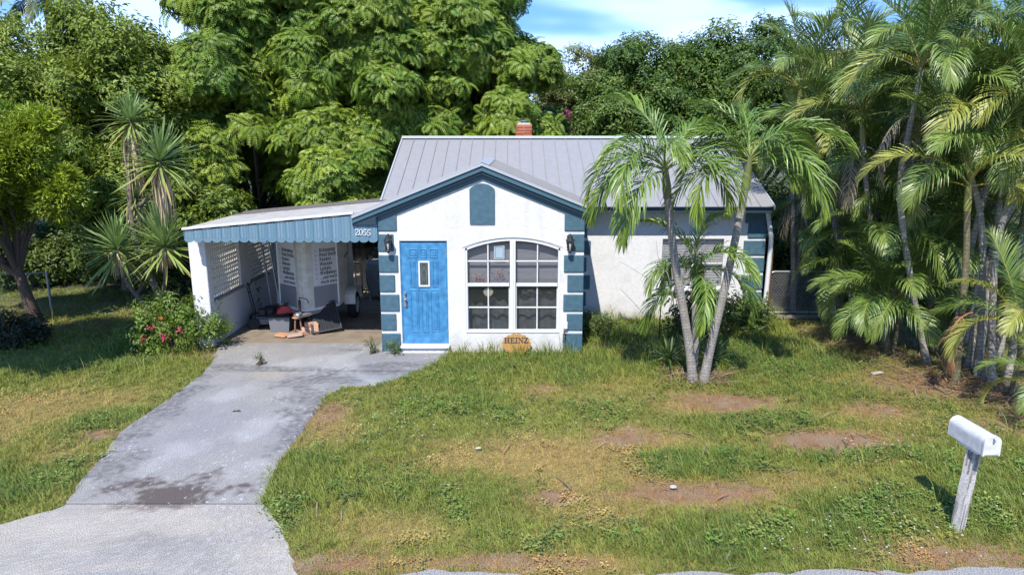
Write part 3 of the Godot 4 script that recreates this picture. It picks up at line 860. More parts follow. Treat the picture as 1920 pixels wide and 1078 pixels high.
func build_picture_window(h: Node3D) -> void:
	var z := WALL_Z - 0.055
	var win := Node3D.new()
	win.name = "picture_window"
	h.add_child(win)
	var x0: float = WIN[0]
	var x1: float = WIN[1]
	var g := Geo.new()                                       # outer frame
	g.box(Vector3(x0 + 0.022, (WIN[2] + WIN[3]) / 2, z), Vector3(0.044, WIN[3] - WIN[2], 0.09), 0.005)
	g.box(Vector3(x1 - 0.022, (WIN[2] + WIN[3]) / 2, z), Vector3(0.044, WIN[3] - WIN[2], 0.09), 0.005)
	g.box(Vector3((x0 + x1) / 2, WIN[2] + 0.022, z), Vector3(x1 - x0 - 0.09, 0.044, 0.09), 0.005)
	g.box(Vector3(0.015, (WIN[2] + 2.28) / 2, z + 0.004), Vector3(0.115, 2.27 - WIN[2], 0.09), 0.005)
	g.box(Vector3(0.015, (WIN[2] + 2.28) / 2, z + 0.052), Vector3(0.03, 2.2 - WIN[2], 0.012), 0.003)
	for i in 24:
		var a := lerpf(x0, x1, i / 24.0)
		var b := lerpf(x0, x1, (i + 1) / 24.0)
		var ya := arch_y(clampf(a, x0 + 0.0001, x1 - 0.0001))
		var yb := arch_y(clampf(b, x0 + 0.0001, x1 - 0.0001))
		g.prism(PackedVector2Array([Vector2(a, ya - 0.055), Vector2(b, yb - 0.055), Vector2(b, yb), Vector2(a, ya)]), z - 0.045, z + 0.045)
	put("window_frame", g, M.white_trim, win)
	g = Geo.new()
	g.box(Vector3(0.015, WIN[2] + 0.004, WALL_Z - 0.004), Vector3(x1 - x0 - 0.004, 0.03, 0.04), 0.006)
	put("window_sill", g, M.white_trim, win)
	g = Geo.new()
	var under := PackedVector2Array()                        # thin shadowed lip over the arch
	for i in 25: under.append(Vector2(lerpf(x0 - 0.05, x1 + 0.05, i / 24.0), arch_y(clampf(lerpf(x0, x1, i / 24.0), x0 + 0.0001, x1 - 0.0001)) + 0.012))
	for i in 25: under.append(under[24 - i] + Vector2(0, 0.02))
	g.prism(under, WALL_Z - 0.01, WALL_Z + 0.012)
	put("arch_lip", g, M.white_wall, win)
	var cols := [[-0.89, -0.49, -0.47, -0.055], [0.085, 0.50, 0.52, 0.915]]
	for s in cols:
		g = Geo.new()                                        # meeting rail and glazing bars
		var mid: float = (s[1] + s[2]) / 2
		g.box(Vector3((s[0] + s[3]) / 2, 1.38, z + 0.006), Vector3(s[3] - s[0], 0.062, 0.07), 0.005)
		g.box(Vector3((s[0] + s[3]) / 2, 1.86, z + 0.002), Vector3(s[3] - s[0], 0.026, 0.03), 0.004)
		g.box(Vector3((s[0] + s[3]) / 2, 0.905, z - 0.018), Vector3(s[3] - s[0], 0.026, 0.03), 0.004)
		g.box(Vector3(mid, 1.41 + (arch_y(mid) - 1.45) / 2, z + 0.003), Vector3(0.026, arch_y(mid) - 1.45, 0.028), 0.004)
		g.box(Vector3(mid, 0.9, z - 0.017), Vector3(0.026, 0.92, 0.028), 0.004)
		for x in [s[0], s[3]]:
			g.box(Vector3(x, 0.9, z - 0.017), Vector3(0.022, 0.92, 0.034), 0.004)
		put("sash", g, M.white_trim, win)
		for c in [[s[0], s[1]], [s[2], s[3]]]:
			for r in [[0.45, 0.892, -0.02], [0.918, 1.349, -0.02], [1.411, 1.847, 0.0]]:
				var p := Geo.new()
				p.box(Vector3((c[0] + c[1]) / 2, (r[0] + r[1]) / 2, z + r[2]), Vector3(c[1] - c[0], r[1] - r[0], 0.004))
				put("pane", p, M.glass, win)
			var top := PackedVector2Array([Vector2(c[0], 1.873), Vector2(c[1], 1.873)])
			for i in 7:
				var x := lerpf(c[1], c[0], i / 6.0)
				top.append(Vector2(x, arch_y(x) - 0.055))
			var t := Geo.new()
			t.prism(top, z - 0.002, z + 0.002)
			put("pane", t, M.glass, win)
	# behind the glass: blinds above, a hanging sheet below
	for s in [[-0.91, -0.045], [0.075, 0.935]]:
		g = Geo.new()
		var y := 1.40
		while y < 2.27:
			if y < arch_y(s[0] if absf(s[0]) > absf(s[1]) else s[1]) - 0.02 or true:
				g.box(Vector3((s[0] + s[1]) / 2, y, z - 0.10), Vector3(s[1] - s[0], 0.0025, 0.03), 0.0, Basis(Vector3.RIGHT, 0.95))
			y += 0.024
		g.box(Vector3((s[0] + s[1]) / 2, 1.375, z - 0.10), Vector3(s[1] - s[0], 0.03, 0.03), 0.004)
		put("blind", g, M.blind, win)
	for s in [[-0.91, -0.02, 1.0], [0.03, 0.93, 2.0]]:
		g = Geo.new()
		var nx := 26
		var ny := 16
		var grid := []
		for j in ny + 1:
			var row := []
			for i in nx + 1:
				var u := float(i) / nx
				var v := float(j) / ny
				var top_y := 0.98 + 0.07 * sin(u * 9.0 + s[2] * 2.0) + 0.05 * sin(u * 23.0 + s[2])
				row.append(Vector3(lerpf(s[0], s[1], u), lerpf(0.2, top_y + (0.25 if s[2] > 1.5 else 0.0), v), z - 0.2 + 0.03 * sin(u * 21.0 + v * 4.0 + s[2]) + 0.02 * n2.get_noise_2d(u * 300.0, v * 300.0)))
			grid.append(row)
		for j in ny:
			for i in nx:
				g.quad(grid[j][i], grid[j][i + 1], grid[j + 1][i + 1], grid[j + 1][i])
		put("draped_sheet", g, M.drape, win)
	g = Geo.new()
	g.box(Vector3(-0.255, 2.03, z - 0.03), Vector3(0.21, 0.27, 0.004))
	tag(put("paper_notice", g, mt(Color(0.55, 0.68, 0.76), 0.6), win), "pale blue paper notice in the upper pane")
	g = Geo.new()
	frame_rect(g, -0.335, 1.92, -0.175, 2.14, 0.006, z - 0.026, 0.002, 0)
	put("notice_border", g, M.ink, win)
	g = Geo.new()
	g.lathe([Vector2(0, 0.006), Vector2(0.09, 0.004), Vector2(0.1, -0.004), Vector2(0, -0.006)], 14, Vector3(-0.48, 1.22, z - 0.035), Basis(Vector3.RIGHT, PI / 2))
	put("round_sticker", g, mt(Color(0.40, 0.37, 0.24), 0.7), win)
	for c in [[-0.66, 1.56, 3], [-0.24, 1.62, 4]]:                 # flower window cling
		var r := RandomNumberGenerator.new()
		r.seed = c[2]
		g = Geo.new()
		for i in 34:
			g.col = [Color(0.30, 0.06, 0.03), Color(0.5, 0.2, 0.06), Color(0.16, 0.07, 0.2), Color(0.10, 0.03, 0.03)][r.randi() % 4]
			var a := r.randf() * TAU
			var p := Vector3(c[0] + r.randfn() * 0.075, c[1] + r.randfn() * 0.055 - 0.03, z - 0.028 - 0.0004 * i)
			g.leaf(p, Vector3(cos(a), sin(a), 0), Vector3.BACK, 0.04, 0.022, 0.0)
		put("flower_cling", g, M.vc, win).set_meta("kind", "stuff")

func build_main_window(h: Node3D) -> void:
	var z := MAIN_Z - 0.05
	var win := Node3D.new()
	win.name = "front_window"
	h.add_child(win)
	var g := Geo.new()
	frame_rect(g, 3.55, 0.72, 5.12, 1.98, 0.05, z, 0.1)
	g.box(Vector3(4.335, 1.35, z), Vector3(0.06, 1.16, 0.08), 0.004)
	put("window_frame", g, M.white_trim, win)
	g = Geo.new()
	g.box(Vector3(4.335, 0.69, MAIN_Z + 0.02), Vector3(1.68, 0.06, 0.14), 0.01)
	put("window_sill", g, M.white_trim, win)
	for x in [3.60, 4.365]:
		for y in [0.77, 1.35]:
			g = Geo.new()
			g.box(Vector3(x + 0.352, y + 0.28, z), Vector3(0.7, 0.56, 0.004))
			put("pane", g, M.glass, win)
		g = Geo.new()
		g.box(Vector3(x + 0.352, 1.34, z + 0.004), Vector3(0.7, 0.03, 0.04), 0.004)
		put("meeting_rail", g, M.white_trim, win)
	g = Geo.new()
	var y := 0.78
	while y < 1.95:
		g.box(Vector3(4.335, y, z - 0.08), Vector3(1.5, 0.004, 0.045), 0.0, Basis(Vector3.RIGHT, 0.7)); y += 0.04
	put("blind", g, M.white_trim, win)

func build_roof(h: Node3D) -> void:
	# main roof, ridge along x
	var e := Vector2(-15.68, 2.74)
	var r := Vector2(-19.5, 4.31)
	var slope := atan2(r.y - e.y, e.x - r.x)
	var length := e.distance_to(r)
	var w := 0.324
	var p := Geo.new()
	p.box(Vector3(0, -0.004, -length / 2), Vector3(w, 0.008, length))
	p.box(Vector3(-w / 2 + 0.009, 0.012, -length / 2), Vector3(0.016, 0.024, length), 0.004)
	var pm := p.mesh()
	for side in 2:
		for i in 28:
			var x := -3.05 + w * (i + 0.5)
			var b := Basis(Vector3.RIGHT, slope)
			var at := Vector3(x, e.y, e.x)
			if side == 1:
				b = Basis(Vector3.UP, PI) * b
				at = Vector3(x, e.y, 2.0 * r.x - e.x)
			put("roof_panel", pm, M.roof_metal, h, Transform3D(b, at))
	var xr := -3.05 + w * 28
	var g := Geo.new()
	for s in [-1.0, 1.0]:
		g.box(Vector3((xr - 3.05) / 2, r.y + 0.012, r.x + s * 0.075), Vector3(xr + 3.09, 0.008, 0.17), 0, Basis(Vector3.RIGHT, s * slope))
	put("ridge_cap", g, M.roof_edge, h)
	g = Geo.new()
	for x in [-3.06, xr + 0.01]:
		for s in [0, 1]:
			var zz: float = e.x if s == 0 else 2.0 * r.x - e.x
			g.bar(Vector3(x, e.y - 0.03, zz), Vector3(x, r.y - 0.03, r.x), 0.03 if x < 0 else 0.03, 0.10)
	put("rake_trim", g, M.roof_edge, h)
	g = Geo.new()
	g.box(Vector3((xr - 3.05) / 2, 2.655, -15.73), Vector3(xr + 3.0, 0.13, 0.03), 0.004)
	g.box(Vector3((xr - 3.05) / 2, 2.725, -15.69), Vector3(xr + 3.02, 0.012, 0.06))
	put("eave_board", g, M.navy_trim, h)
	g = Geo.new()
	g.box(Vector3(3.75, 2.672, -15.95), Vector3(4.5, 0.02, 0.42)); g.box(Vector3(3.75, 2.5, -23.3), Vector3(4.5, 0.02, 0.4))
	put("soffit", g, M.white_wall, h)
	# wing roof, ridge along z
	var zf := -13.25
	for side in 2:
		var ev := GL if side == 0 else GE
		var run := GR.distance_to(ev)
		var dir := Vector3(ev.x - GR.x, ev.y - GR.y, 0).normalized()
		var nrm := Vector3(-dir.y, dir.x, 0) * (1.0 if dir.x > 0 else -1.0)
		var q := Geo.new()
		q.box(Vector3(run / 2, -0.004, -0.165), Vector3(run, 0.008, 0.33))
		q.box(Vector3(run / 2, 0.014, -0.321), Vector3(run, 0.028, 0.014), 0.004)
		var qm := q.mesh()
		var b := Basis(dir, nrm, dir.cross(nrm)) if side == 1 else Basis(dir, nrm, dir.cross(nrm))
		for i in 15:
			var zz := zf - 0.33 * i
			if b.z.z < 0: zz -= 0.33
			if side == 0 and i > 8: continue
			put("roof_panel", qm, M.roof_metal, h, Transform3D(b, Vector3(GR.x, GR.y, zz)))
		# barge boards: drip edge, upper board, lower board set back, band on the wall
		g = Geo.new()
		var A := Vector3(GR.x, GR.y, zf)
		var B := Vector3(ev.x, ev.y, zf)
		g.prism(PackedVector2Array([Vector2(A.x, A.y - 0.035), Vector2(B.x, B.y - 0.035), Vector2(B.x, B.y + 0.018), Vector2(A.x, A.y + 0.018)]), zf - 0.02, zf + 0.02)
		put("drip_edge", g, M.roof_edge, h)
		g = Geo.new()
		g.prism(PackedVector2Array([Vector2(A.x, A.y - 0.135), Vector2(B.x, B.y - 0.135), Vector2(B.x, B.y - 0.037), Vector2(A.x, A.y - 0.037)]), zf - 0.04, zf - 0.01)
		put("barge_board", g, M.teal_trim, h)
		g = Geo.new()
		g.prism(PackedVector2Array([Vector2(A.x, A.y - 0.195), Vector2(B.x, B.y - 0.195), Vector2(B.x, B.y - 0.10), Vector2(A.x, A.y - 0.10)]), zf - 0.085, zf - 0.042)
		put("barge_board", g, M.navy_trim, h)
		g = Geo.new()
		var wx := -2.66 if side == 0 else 1.44
		g.prism(PackedVector2Array([Vector2(A.x, A.y - 0.30), Vector2(wx, gable_y(wx) - 0.30), Vector2(wx, gable_y(wx) - 0.08), Vector2(A.x, A.y - 0.08)]), WALL_Z - 0.01, WALL_Z + 0.03)
		put("frieze_board", g, M.teal_trim, h)
		g = Geo.new()                                  # soffit between wall and barge
		g.prism(PackedVector2Array([Vector2(A.x, A.y - 0.03), Vector2(B.x, B.y - 0.03), Vector2(B.x, B.y - 0.012), Vector2(A.x, A.y - 0.012)]), zf - 3.2, zf - 0.03)
		put("soffit", g, M.navy_trim, h)
	g = Geo.new()
	g.prism(PackedVector2Array([Vector2(GL.x, GL.y - 0.16), Vector2(-2.66, GL.y - 0.16), Vector2(-2.66, gable_y(-2.66) - 0.04), Vector2(GL.x, GL.y - 0.04)]), -13.32, -13.285)
	put("eave_return", g, M.navy_trim, h)
	g = Geo.new()
	for s in [-1.0, 1.0]:
		var d := Vector3(s, -0.4, 0).normalized()
		g.box(Vector3(GR.x + s * 0.07, GR.y + 0.006, -15.7), Vector3(0.16, 0.008, 4.9), 0, Basis(d * s, Vector3(0.4 * s, 1, 0).normalized(), Vector3(0, 0, 1)))
	put("ridge_cap", g, M.roof_edge, h)
	g = Geo.new()
	g.box(Vector3(GE.x + 0.005, GE.y - 0.06, -14.4), Vector3(0.03, 0.11, 2.6), 0.004)
	put("eave_board", g, M.navy_trim, h)
	# chimney of real bricks
	var ch := Node3D.new()
	ch.name = "chimney"
	h.add_child(ch)
	g = Geo.new()
	g.box(Vector3(0.34, 4.25, -19.85), Vector3(0.40, 0.86, 0.40))
	put("mortar_core", g, mt(Color(0.33, 0.26, 0.21), 0.95), ch)
	g = Geo.new()
	var r2 := RandomNumberGenerator.new()
	r2.seed = 5
	for row in 10:
		var y := 3.88 + row * 0.082
		for k in 2:
			for f in 4:
				var o := (0.055 if row % 2 == 0 else -0.055)
				var u := (k - 0.5) * 0.21 + o * 0.4
				var b := Basis(Vector3.UP, f * PI / 2)
				var t := r2.randf_range(0.75, 1.2)
				g.col = Color(0.40 * t, 0.125 * t, 0.06 * t)
				g.box(Vector3(0.34, y, -19.85) + b * Vector3(u, 0, 0.2), Vector3(0.195, 0.068, 0.03 + r2.randf() * 0.008), 0.006, b)
	put("bricks", g, M.brick, ch).set_meta("kind", "stuff")
	g = Geo.new()
	g.box(Vector3(0.34, 4.69, -19.85), Vector3(0.36, 0.045, 0.36), 0.015)
	put("chimney_cap", g, mt(Color(0.45, 0.40, 0.33), 0.9), ch)
	g = Geo.new()
	g.lathe([Vector2(0.09, 0.0), Vector2(0.09, 0.06), Vector2(0.13, 0.06), Vector2(0.13, 0.075), Vector2(0, 0.09)], 12, Vector3(0.34, 4.71, -19.85))
	put("flue", g, M.steel, ch)

func roof_y(x: float) -> float:      # top of the carport roof, which falls to the left
	return lerpf(2.535, 2.845, (x + 6.45) / 3.35)

func build_carport(h: Node3D) -> void:
	var z0 := -13.335
	var poly := PackedVector2Array([Vector2(-6.46, roof_y(-6.46) - 0.06), Vector2(-2.66, roof_y(-2.66) - 0.06), Vector2(-2.66, roof_y(-2.66)), Vector2(-6.46, roof_y(-6.46))])
	var g := Geo.new()
	g.prism(poly, -15.65, z0)
	put("carport_roof", g, M.flat_roof, h)
	g = Geo.new()
	g.prism(poly, -17.0, -15.652)
	put("rear_roof_deck", g, M.brown_roof, h)
	g = Geo.new()
	for i in 2:
		var z := -15.9 - i * 0.6
		g.prism(PackedVector2Array([Vector2(-6.46, roof_y(-6.46)), Vector2(-2.7, roof_y(-2.7)), Vector2(-2.7, roof_y(-2.7) + 0.025), Vector2(-6.46, roof_y(-6.46) + 0.025)]), z, z + 0.14)
	put("roof_batten", g, mt(Color(0.17, 0.15, 0.135), 0.95, {"tex": T.speck}), h)
	g = Geo.new()
	g.prism(PackedVector2Array([Vector2(-6.48, roof_y(-6.48) - 0.03), Vector2(-3.1, roof_y(-3.1) - 0.03), Vector2(-3.1, roof_y(-3.1) + 0.012), Vector2(-6.48, roof_y(-6.48) + 0.012)]), z0 - 0.05, z0 + 0.03)
	put("roof_edge_strip", g, M.white_trim, h)
	# scalloped fascia, one slat after another
	var r := RandomNumberGenerator.new()
	r.seed = 21
	var w := 0.1815
	for i in 21:
		var x := -6.46 + i * w
		var p := PackedVector2Array()
		var n := 10
		for k in n + 1:
			var a := PI + PI * k / n
			p.append(Vector2(x + w / 2 + cos(a) * w / 2, 2.312 + sin(a) * 0.062))
		p.append(Vector2(x + w, minf(roof_y(x + w), gable_y(x + w) if x + w > GL.x else 9.0) - 0.035))
		p.append(Vector2(x, minf(roof_y(x), gable_y(x) if x > GL.x else 9.0) - 0.035))
		g = Geo.new()
		var t := r.randf_range(0.0, 1.0)
		g.col = Color(0.095, 0.190, 0.262).lerp(Color(0.130, 0.225, 0.290), t)
		g.prism(p, z0 - 0.02, z0 - 0.003 + 0.003 * (i % 2))
		# raised lock seam with chalky paint
		g.col = Color(0.135, 0.235, 0.305)
		g.box(Vector3(x + 0.012, (2.32 + p[n + 2].y) / 2, z0 + 0.004), Vector3(0.010, p[n + 2].y - 2.34, 0.009), 0.003)
		for s in 2:
			g.col = Color(0.115, 0.205, 0.27).lerp(Color(0.185, 0.275, 0.34), r.randf())
			g.box(Vector3(x + w * (0.36 + 0.32 * s), (2.32 + p[n + 2].y) / 2, z0 + 0.0005 + 0.003 * (i % 2)), Vector3(0.03, p[n + 2].y - 2.35, 0.003), 0.001)
		put("fascia_slat", g, M.fascia, h)
	var digit := 0
	for s in ["2", "0", "5", "5"]:
		var tm := TextMesh.new()
		tm.text = s
		var f := SystemFont.new()
		f.font_names = PackedStringArray(["Droid Serif"])
		tm.font = f
		tm.font_size = 32
		tm.pixel_size = 0.0050
		tm.depth = 0.014
		put("house_number", tm, M.white_metal, h, Transform3D(Basis(Vector3.BACK, -0.03), Vector3(-3.045 + digit * 0.079, 2.455 - 0.004 * digit, z0 + 0.014)))
		digit += 1
	g = Geo.new()
	for i in 5:
		var x := -6.3 + i * 0.85
		g.box(Vector3(x, roof_y(x) - 0.135, -15.2), Vector3(0.05, 0.14, 3.5), 0.004)
	put("rafters", g, M.white_wall, h)
	# left wall with two screens of pierced block
	g = Geo.new()
	var zz := [-13.75, -14.08, -14.95, -15.52, -17.3, -18.7]
	g.box(Vector3(-6.43, 0.40, -16.25), Vector3(0.34, 1.0, 5.0), 0.012)
	g.box(Vector3(-6.43, 1.69, -13.865), Vector3(0.34, 1.6, 0.23), 0.012)
	g.box(Vector3(-6.43, 1.69, -15.735), Vector3(0.34, 1.6, 0.55), 0.012)
	g.box(Vector3(-6.43, 1.55, -18.2), Vector3(0.34, 1.3, 1.0), 0.012)
	put("carport_wall", g, M.white_wall, h)
	g = Geo.new()
	for a in [[-13.98, -15.46], [-16.01, -17.7]]:
		g.box(Vector3(-6.25, 0.93, (a[0] + a[1]) / 2), Vector3(0.10, 0.045, a[0] - a[1] + 0.06), 0.008)
	put("screen_sill", g, mt(Color(0.30, 0.28, 0.26), 0.9, {"tex": T.speck}), h)
	# one pierced block: a square of mortar-grey clay with four tapering openings
	var bl: Mesh = wall_mesh(rect(-0.0995, -0.0995, 0.0995, 0.0995), 0.012, 0.024, [
		PackedVector2Array([Vector2(-0.088, -0.085), Vector2(-0.010, -0.085), Vector2(-0.028, -0.012), Vector2(-0.070, -0.012)]),
		PackedVector2Array([Vector2(0.010, -0.085), Vector2(0.088, -0.085), Vector2(0.070, -0.012), Vector2(0.028, -0.012)]),
		PackedVector2Array([Vector2(-0.078, 0.015), Vector2(-0.020, 0.015), Vector2(-0.030, 0.078), Vector2(-0.068, 0.078)]),
		PackedVector2Array([Vector2(0.020, 0.015), Vector2(0.078, 0.015), Vector2(0.068, 0.078), Vector2(0.030, 0.078)])])
	var bm := mt(Color(0.72, 0.68, 0.60), 0.9, {"tex": T.fine, "scale": 3.0})
	for a in [[-13.98, 0.0, 7], [-16.01, 0.0, 8]]:
		for i in a[2]:
			for j in 7:
				var step: float = 0.2114 if a[2] == 7 else 0.2112
				put("pierced_block", bl, bm, h, Transform3D(Basis(Vector3.UP, PI / 2).scaled(Vector3(1, 1, step / 0.2)), Vector3(-6.32, 1.045 + j * 0.2, a[0] - (i + 0.5) * step)))

# ------------------------------------------------------------------ objects
func build_lantern(x: float, label: String) -> void:
	var t := thing("wall_lantern", label, "lantern", Vector3(x, 2.02, WALL_Z + 0.03), 0.0, "lanterns beside the front door and window")
	var g := Geo.new()
	g.box(Vector3(0, 0.24, 0.01), Vector3(0.11, 0.26, 0.02), 0.008)
	put("backplate", g, M.black, t)
	g = Geo.new()
	g.tube([Vector3(0, 0.30, 0.02), Vector3(0, 0.40, 0.06), Vector3(0, 0.41, 0.11), Vector3(0, 0.37, 0.125)], [0.012], 8)
	put("arm", g, M.black, t)
	g = Geo.new()
	var c := Vector3(0, 0, 0.125)
	g.lathe([Vector2(0, 0.40), Vector2(0.014, 0.385), Vector2(0.02, 0.365), Vector2(0.05, 0.345), Vector2(0.055, 0.325), Vector2(0.085, 0.30), Vector2(0.09, 0.285), Vector2(0.0, 0.285)], 8, c)
	put("cap", g, M.black, t)
	g = Geo.new()
	g.lathe([Vector2(0.0, 0.10), Vector2(0.05, 0.10), Vector2(0.06, 0.085), Vector2(0.03, 0.06), Vector2(0.012, 0.03), Vector2(0.0, 0.02)], 8, c)
	g.lathe([Vector2(0.05, 0.115), Vector2(0.05, 0.10), Vector2(0.0, 0.10)], 8, c)
	for k in 6:
		var a := TAU * k / 6
		g.tube([c + Vector3(cos(a) * 0.05, 0.10, sin(a) * 0.05), c + Vector3(cos(a) * 0.075, 0.29, sin(a) * 0.075)], [0.006], 5)
	put("cage", g, M.black, t)
	g = Geo.new()
	g.lathe([Vector2(0.046, 0.11), Vector2(0.07, 0.285)], 12, c)
	put("glass_shade", g, M.glass, t)
	g = Geo.new()
	g.lathe([Vector2(0.012, 0.11), Vector2(0.02, 0.15), Vector2(0.032, 0.19), Vector2(0.028, 0.22), Vector2(0, 0.25)], 12, c)
	put("bulb", g, mt(Color(0.72, 0.66, 0.52), 0.3), t)

func text(s: String, size: float, depth: float, font := "Droid Sans", slant := 0.0, weight := 400) -> TextMesh:
	var tm := TextMesh.new()
	tm.text = s
	var f := SystemFont.new()
	f.font_names = PackedStringArray([font])
	f.font_weight = weight
	if slant != 0.0:
		var v := FontVariation.new()
		v.base_font = f
		v.variation_transform = Transform2D(Vector2(1, 0), Vector2(slant, 1), Vector2.ZERO)
		tm.font = v
	else: tm.font = f
	tm.font_size = 32
	tm.pixel_size = size / 32.0
	tm.depth = depth
	return tm

func build_sign() -> void:
	var t := thing("name_sign", "orange scalloped wooden name sign leaning below the picture window", "sign", Vector3(0.09, -0.02, WALL_Z + 0.12))
	var b := Basis(Vector3.RIGHT, -0.16)
	var p := PackedVector2Array()
	for i in 60:
		var a := TAU * i / 60.0
		var r := 1.0 + 0.045 * sin(a * 15.0)
		p.append(Vector2(cos(a) * 0.29 * r, 0.20 + sin(a) * 0.21 * r))
	var g := Geo.new()
	g.prism(p, 0, 0.022, Transform3D(b, Vector3.ZERO))
	put("board", g, mt(Color(0.55, 0.31, 0.085), 0.6, {"tex": T.wood, "scale": 3.0}), t)
	put("lettering", text("HEINZ", 0.15, 0.012, "Droid Serif", 0.0, 700), M.ink, t, Transform3D(b, b * Vector3(-0.005, 0.275, 0.026)))

func build_mailbox() -> void:
	var t := thing("mailbox", "white curb-side mailbox with rounded top on a leaning weathered white post", "mailbox", Vector3(4.92, -0.03, -6.83))
	var g := Geo.new()
	var r := RandomNumberGenerator.new()
	r.seed = 3
	var lean := Vector3(0.10, 1.02, 0.0)
	var rings := []
	for i in 15:                                            # weathered square post, slightly leaning, paint worn off
		var s := i / 14.0
		var c := lean * s + Vector3(0, -0.15 * (1.0 - s), 0)
		var w := 0.049 + r.randf_range(-0.0015, 0.0015)
		rings.append([c + Vector3(-w, 0, w), c + Vector3(w, 0, w), c + Vector3(w, 0, -w), c + Vector3(-w, 0, -w)])
	var turn := Basis(Vector3.UP, 0.32)
	for i in 14:
		for k in 4:
			for sub in 5:
				var a: Vector3 = rings[i][k]
				var b: Vector3 = rings[i][(k + 1) % 4]
				var d: Vector3 = rings[i + 1][k]
				var e: Vector3 = rings[i + 1][(k + 1) % 4]
				var u0 := sub / 5.0
				var u1 := (sub + 1) / 5.0
				var y := (i + 0.5) / 14.0
				var worn := n2.get_noise_2d(k * 90.0 + sub * 45.0, y * 150.0) + n3.get_noise_2d(k * 77.0 + sub * 160.0, y * 60.0) * 0.6
				g.col = Color(0.68, 0.67, 0.66).lerp(Color(0.27, 0.245, 0.225), smoothstep(0.0, 0.35, worn + (0.35 if y > 0.85 or y < 0.16 else -0.05)))
				if y < 0.13: g.col = Color(0.26, 0.25, 0.21)
				g.quad(turn * a.lerp(b, u0), turn * a.lerp(b, u1), turn * d.lerp(e, u1), turn * d.lerp(e, u0))
	put("post", g, M.old_wood, t)
	var yaw := Basis(Vector3.UP, -0.50 + PI)               # the box points away from the road to the left
	var xf := Transform3D(Basis(Vector3.UP, 0.04), Vector3(0.09, 1.005, 0.0))
	var prof := PackedVector2Array([Vector2(-0.088, 0), Vector2(0.088, 0)])
	for i in 13:
		var a := PI * i / 12.0
		prof.append(Vector2(cos(a) * 0.088, 0.135 + sin(a) * 0.085))
	g = Geo.new()
	g.prism(prof, -0.33, 0.19, xf)
	put("box", g, M.mail, t)
	var door := PackedVector2Array()
	for p in prof: door.append(Vector2(p.x * 1.06, (p.y - 0.11) * 1.05 + 0.11))
	g = Geo.new()
	g.prism(door, 0.192, 0.215, xf)
	put("door", g, M.mail, t)
	g = Geo.new()
	g.box(xf * Vector3(0, 0.004, 0.205), Vector3(0.15, 0.018, 0.03), 0.004, xf.basis)
	put("hinge", g, M.steel, t)
	g = Geo.new()
	g.prism(prof, -0.345, -0.332, xf)
	put("back_plate", g, M.white_metal, t)
	g = Geo.new()
	g.tube([xf * Vector3(0, 0.185, 0.216), xf * Vector3(0, 0.195, 0.235), xf * Vector3(0, 0.165, 0.236), xf * Vector3(0, 0.155, 0.222)], [0.009], 6)
	g.box(xf * Vector3(0, 0.15, 0.219), Vector3(0.012, 0.04, 0.006), 0.002, xf.basis)
	put("latch", g, M.steel, t)
	g = Geo.new()
	g.box(Vector3(0.09, 0.985, -0.04), Vector3(0.15, 0.035, 0.3), 0.004, xf.basis)
	put("mounting_board", g, M.old_wood, t)

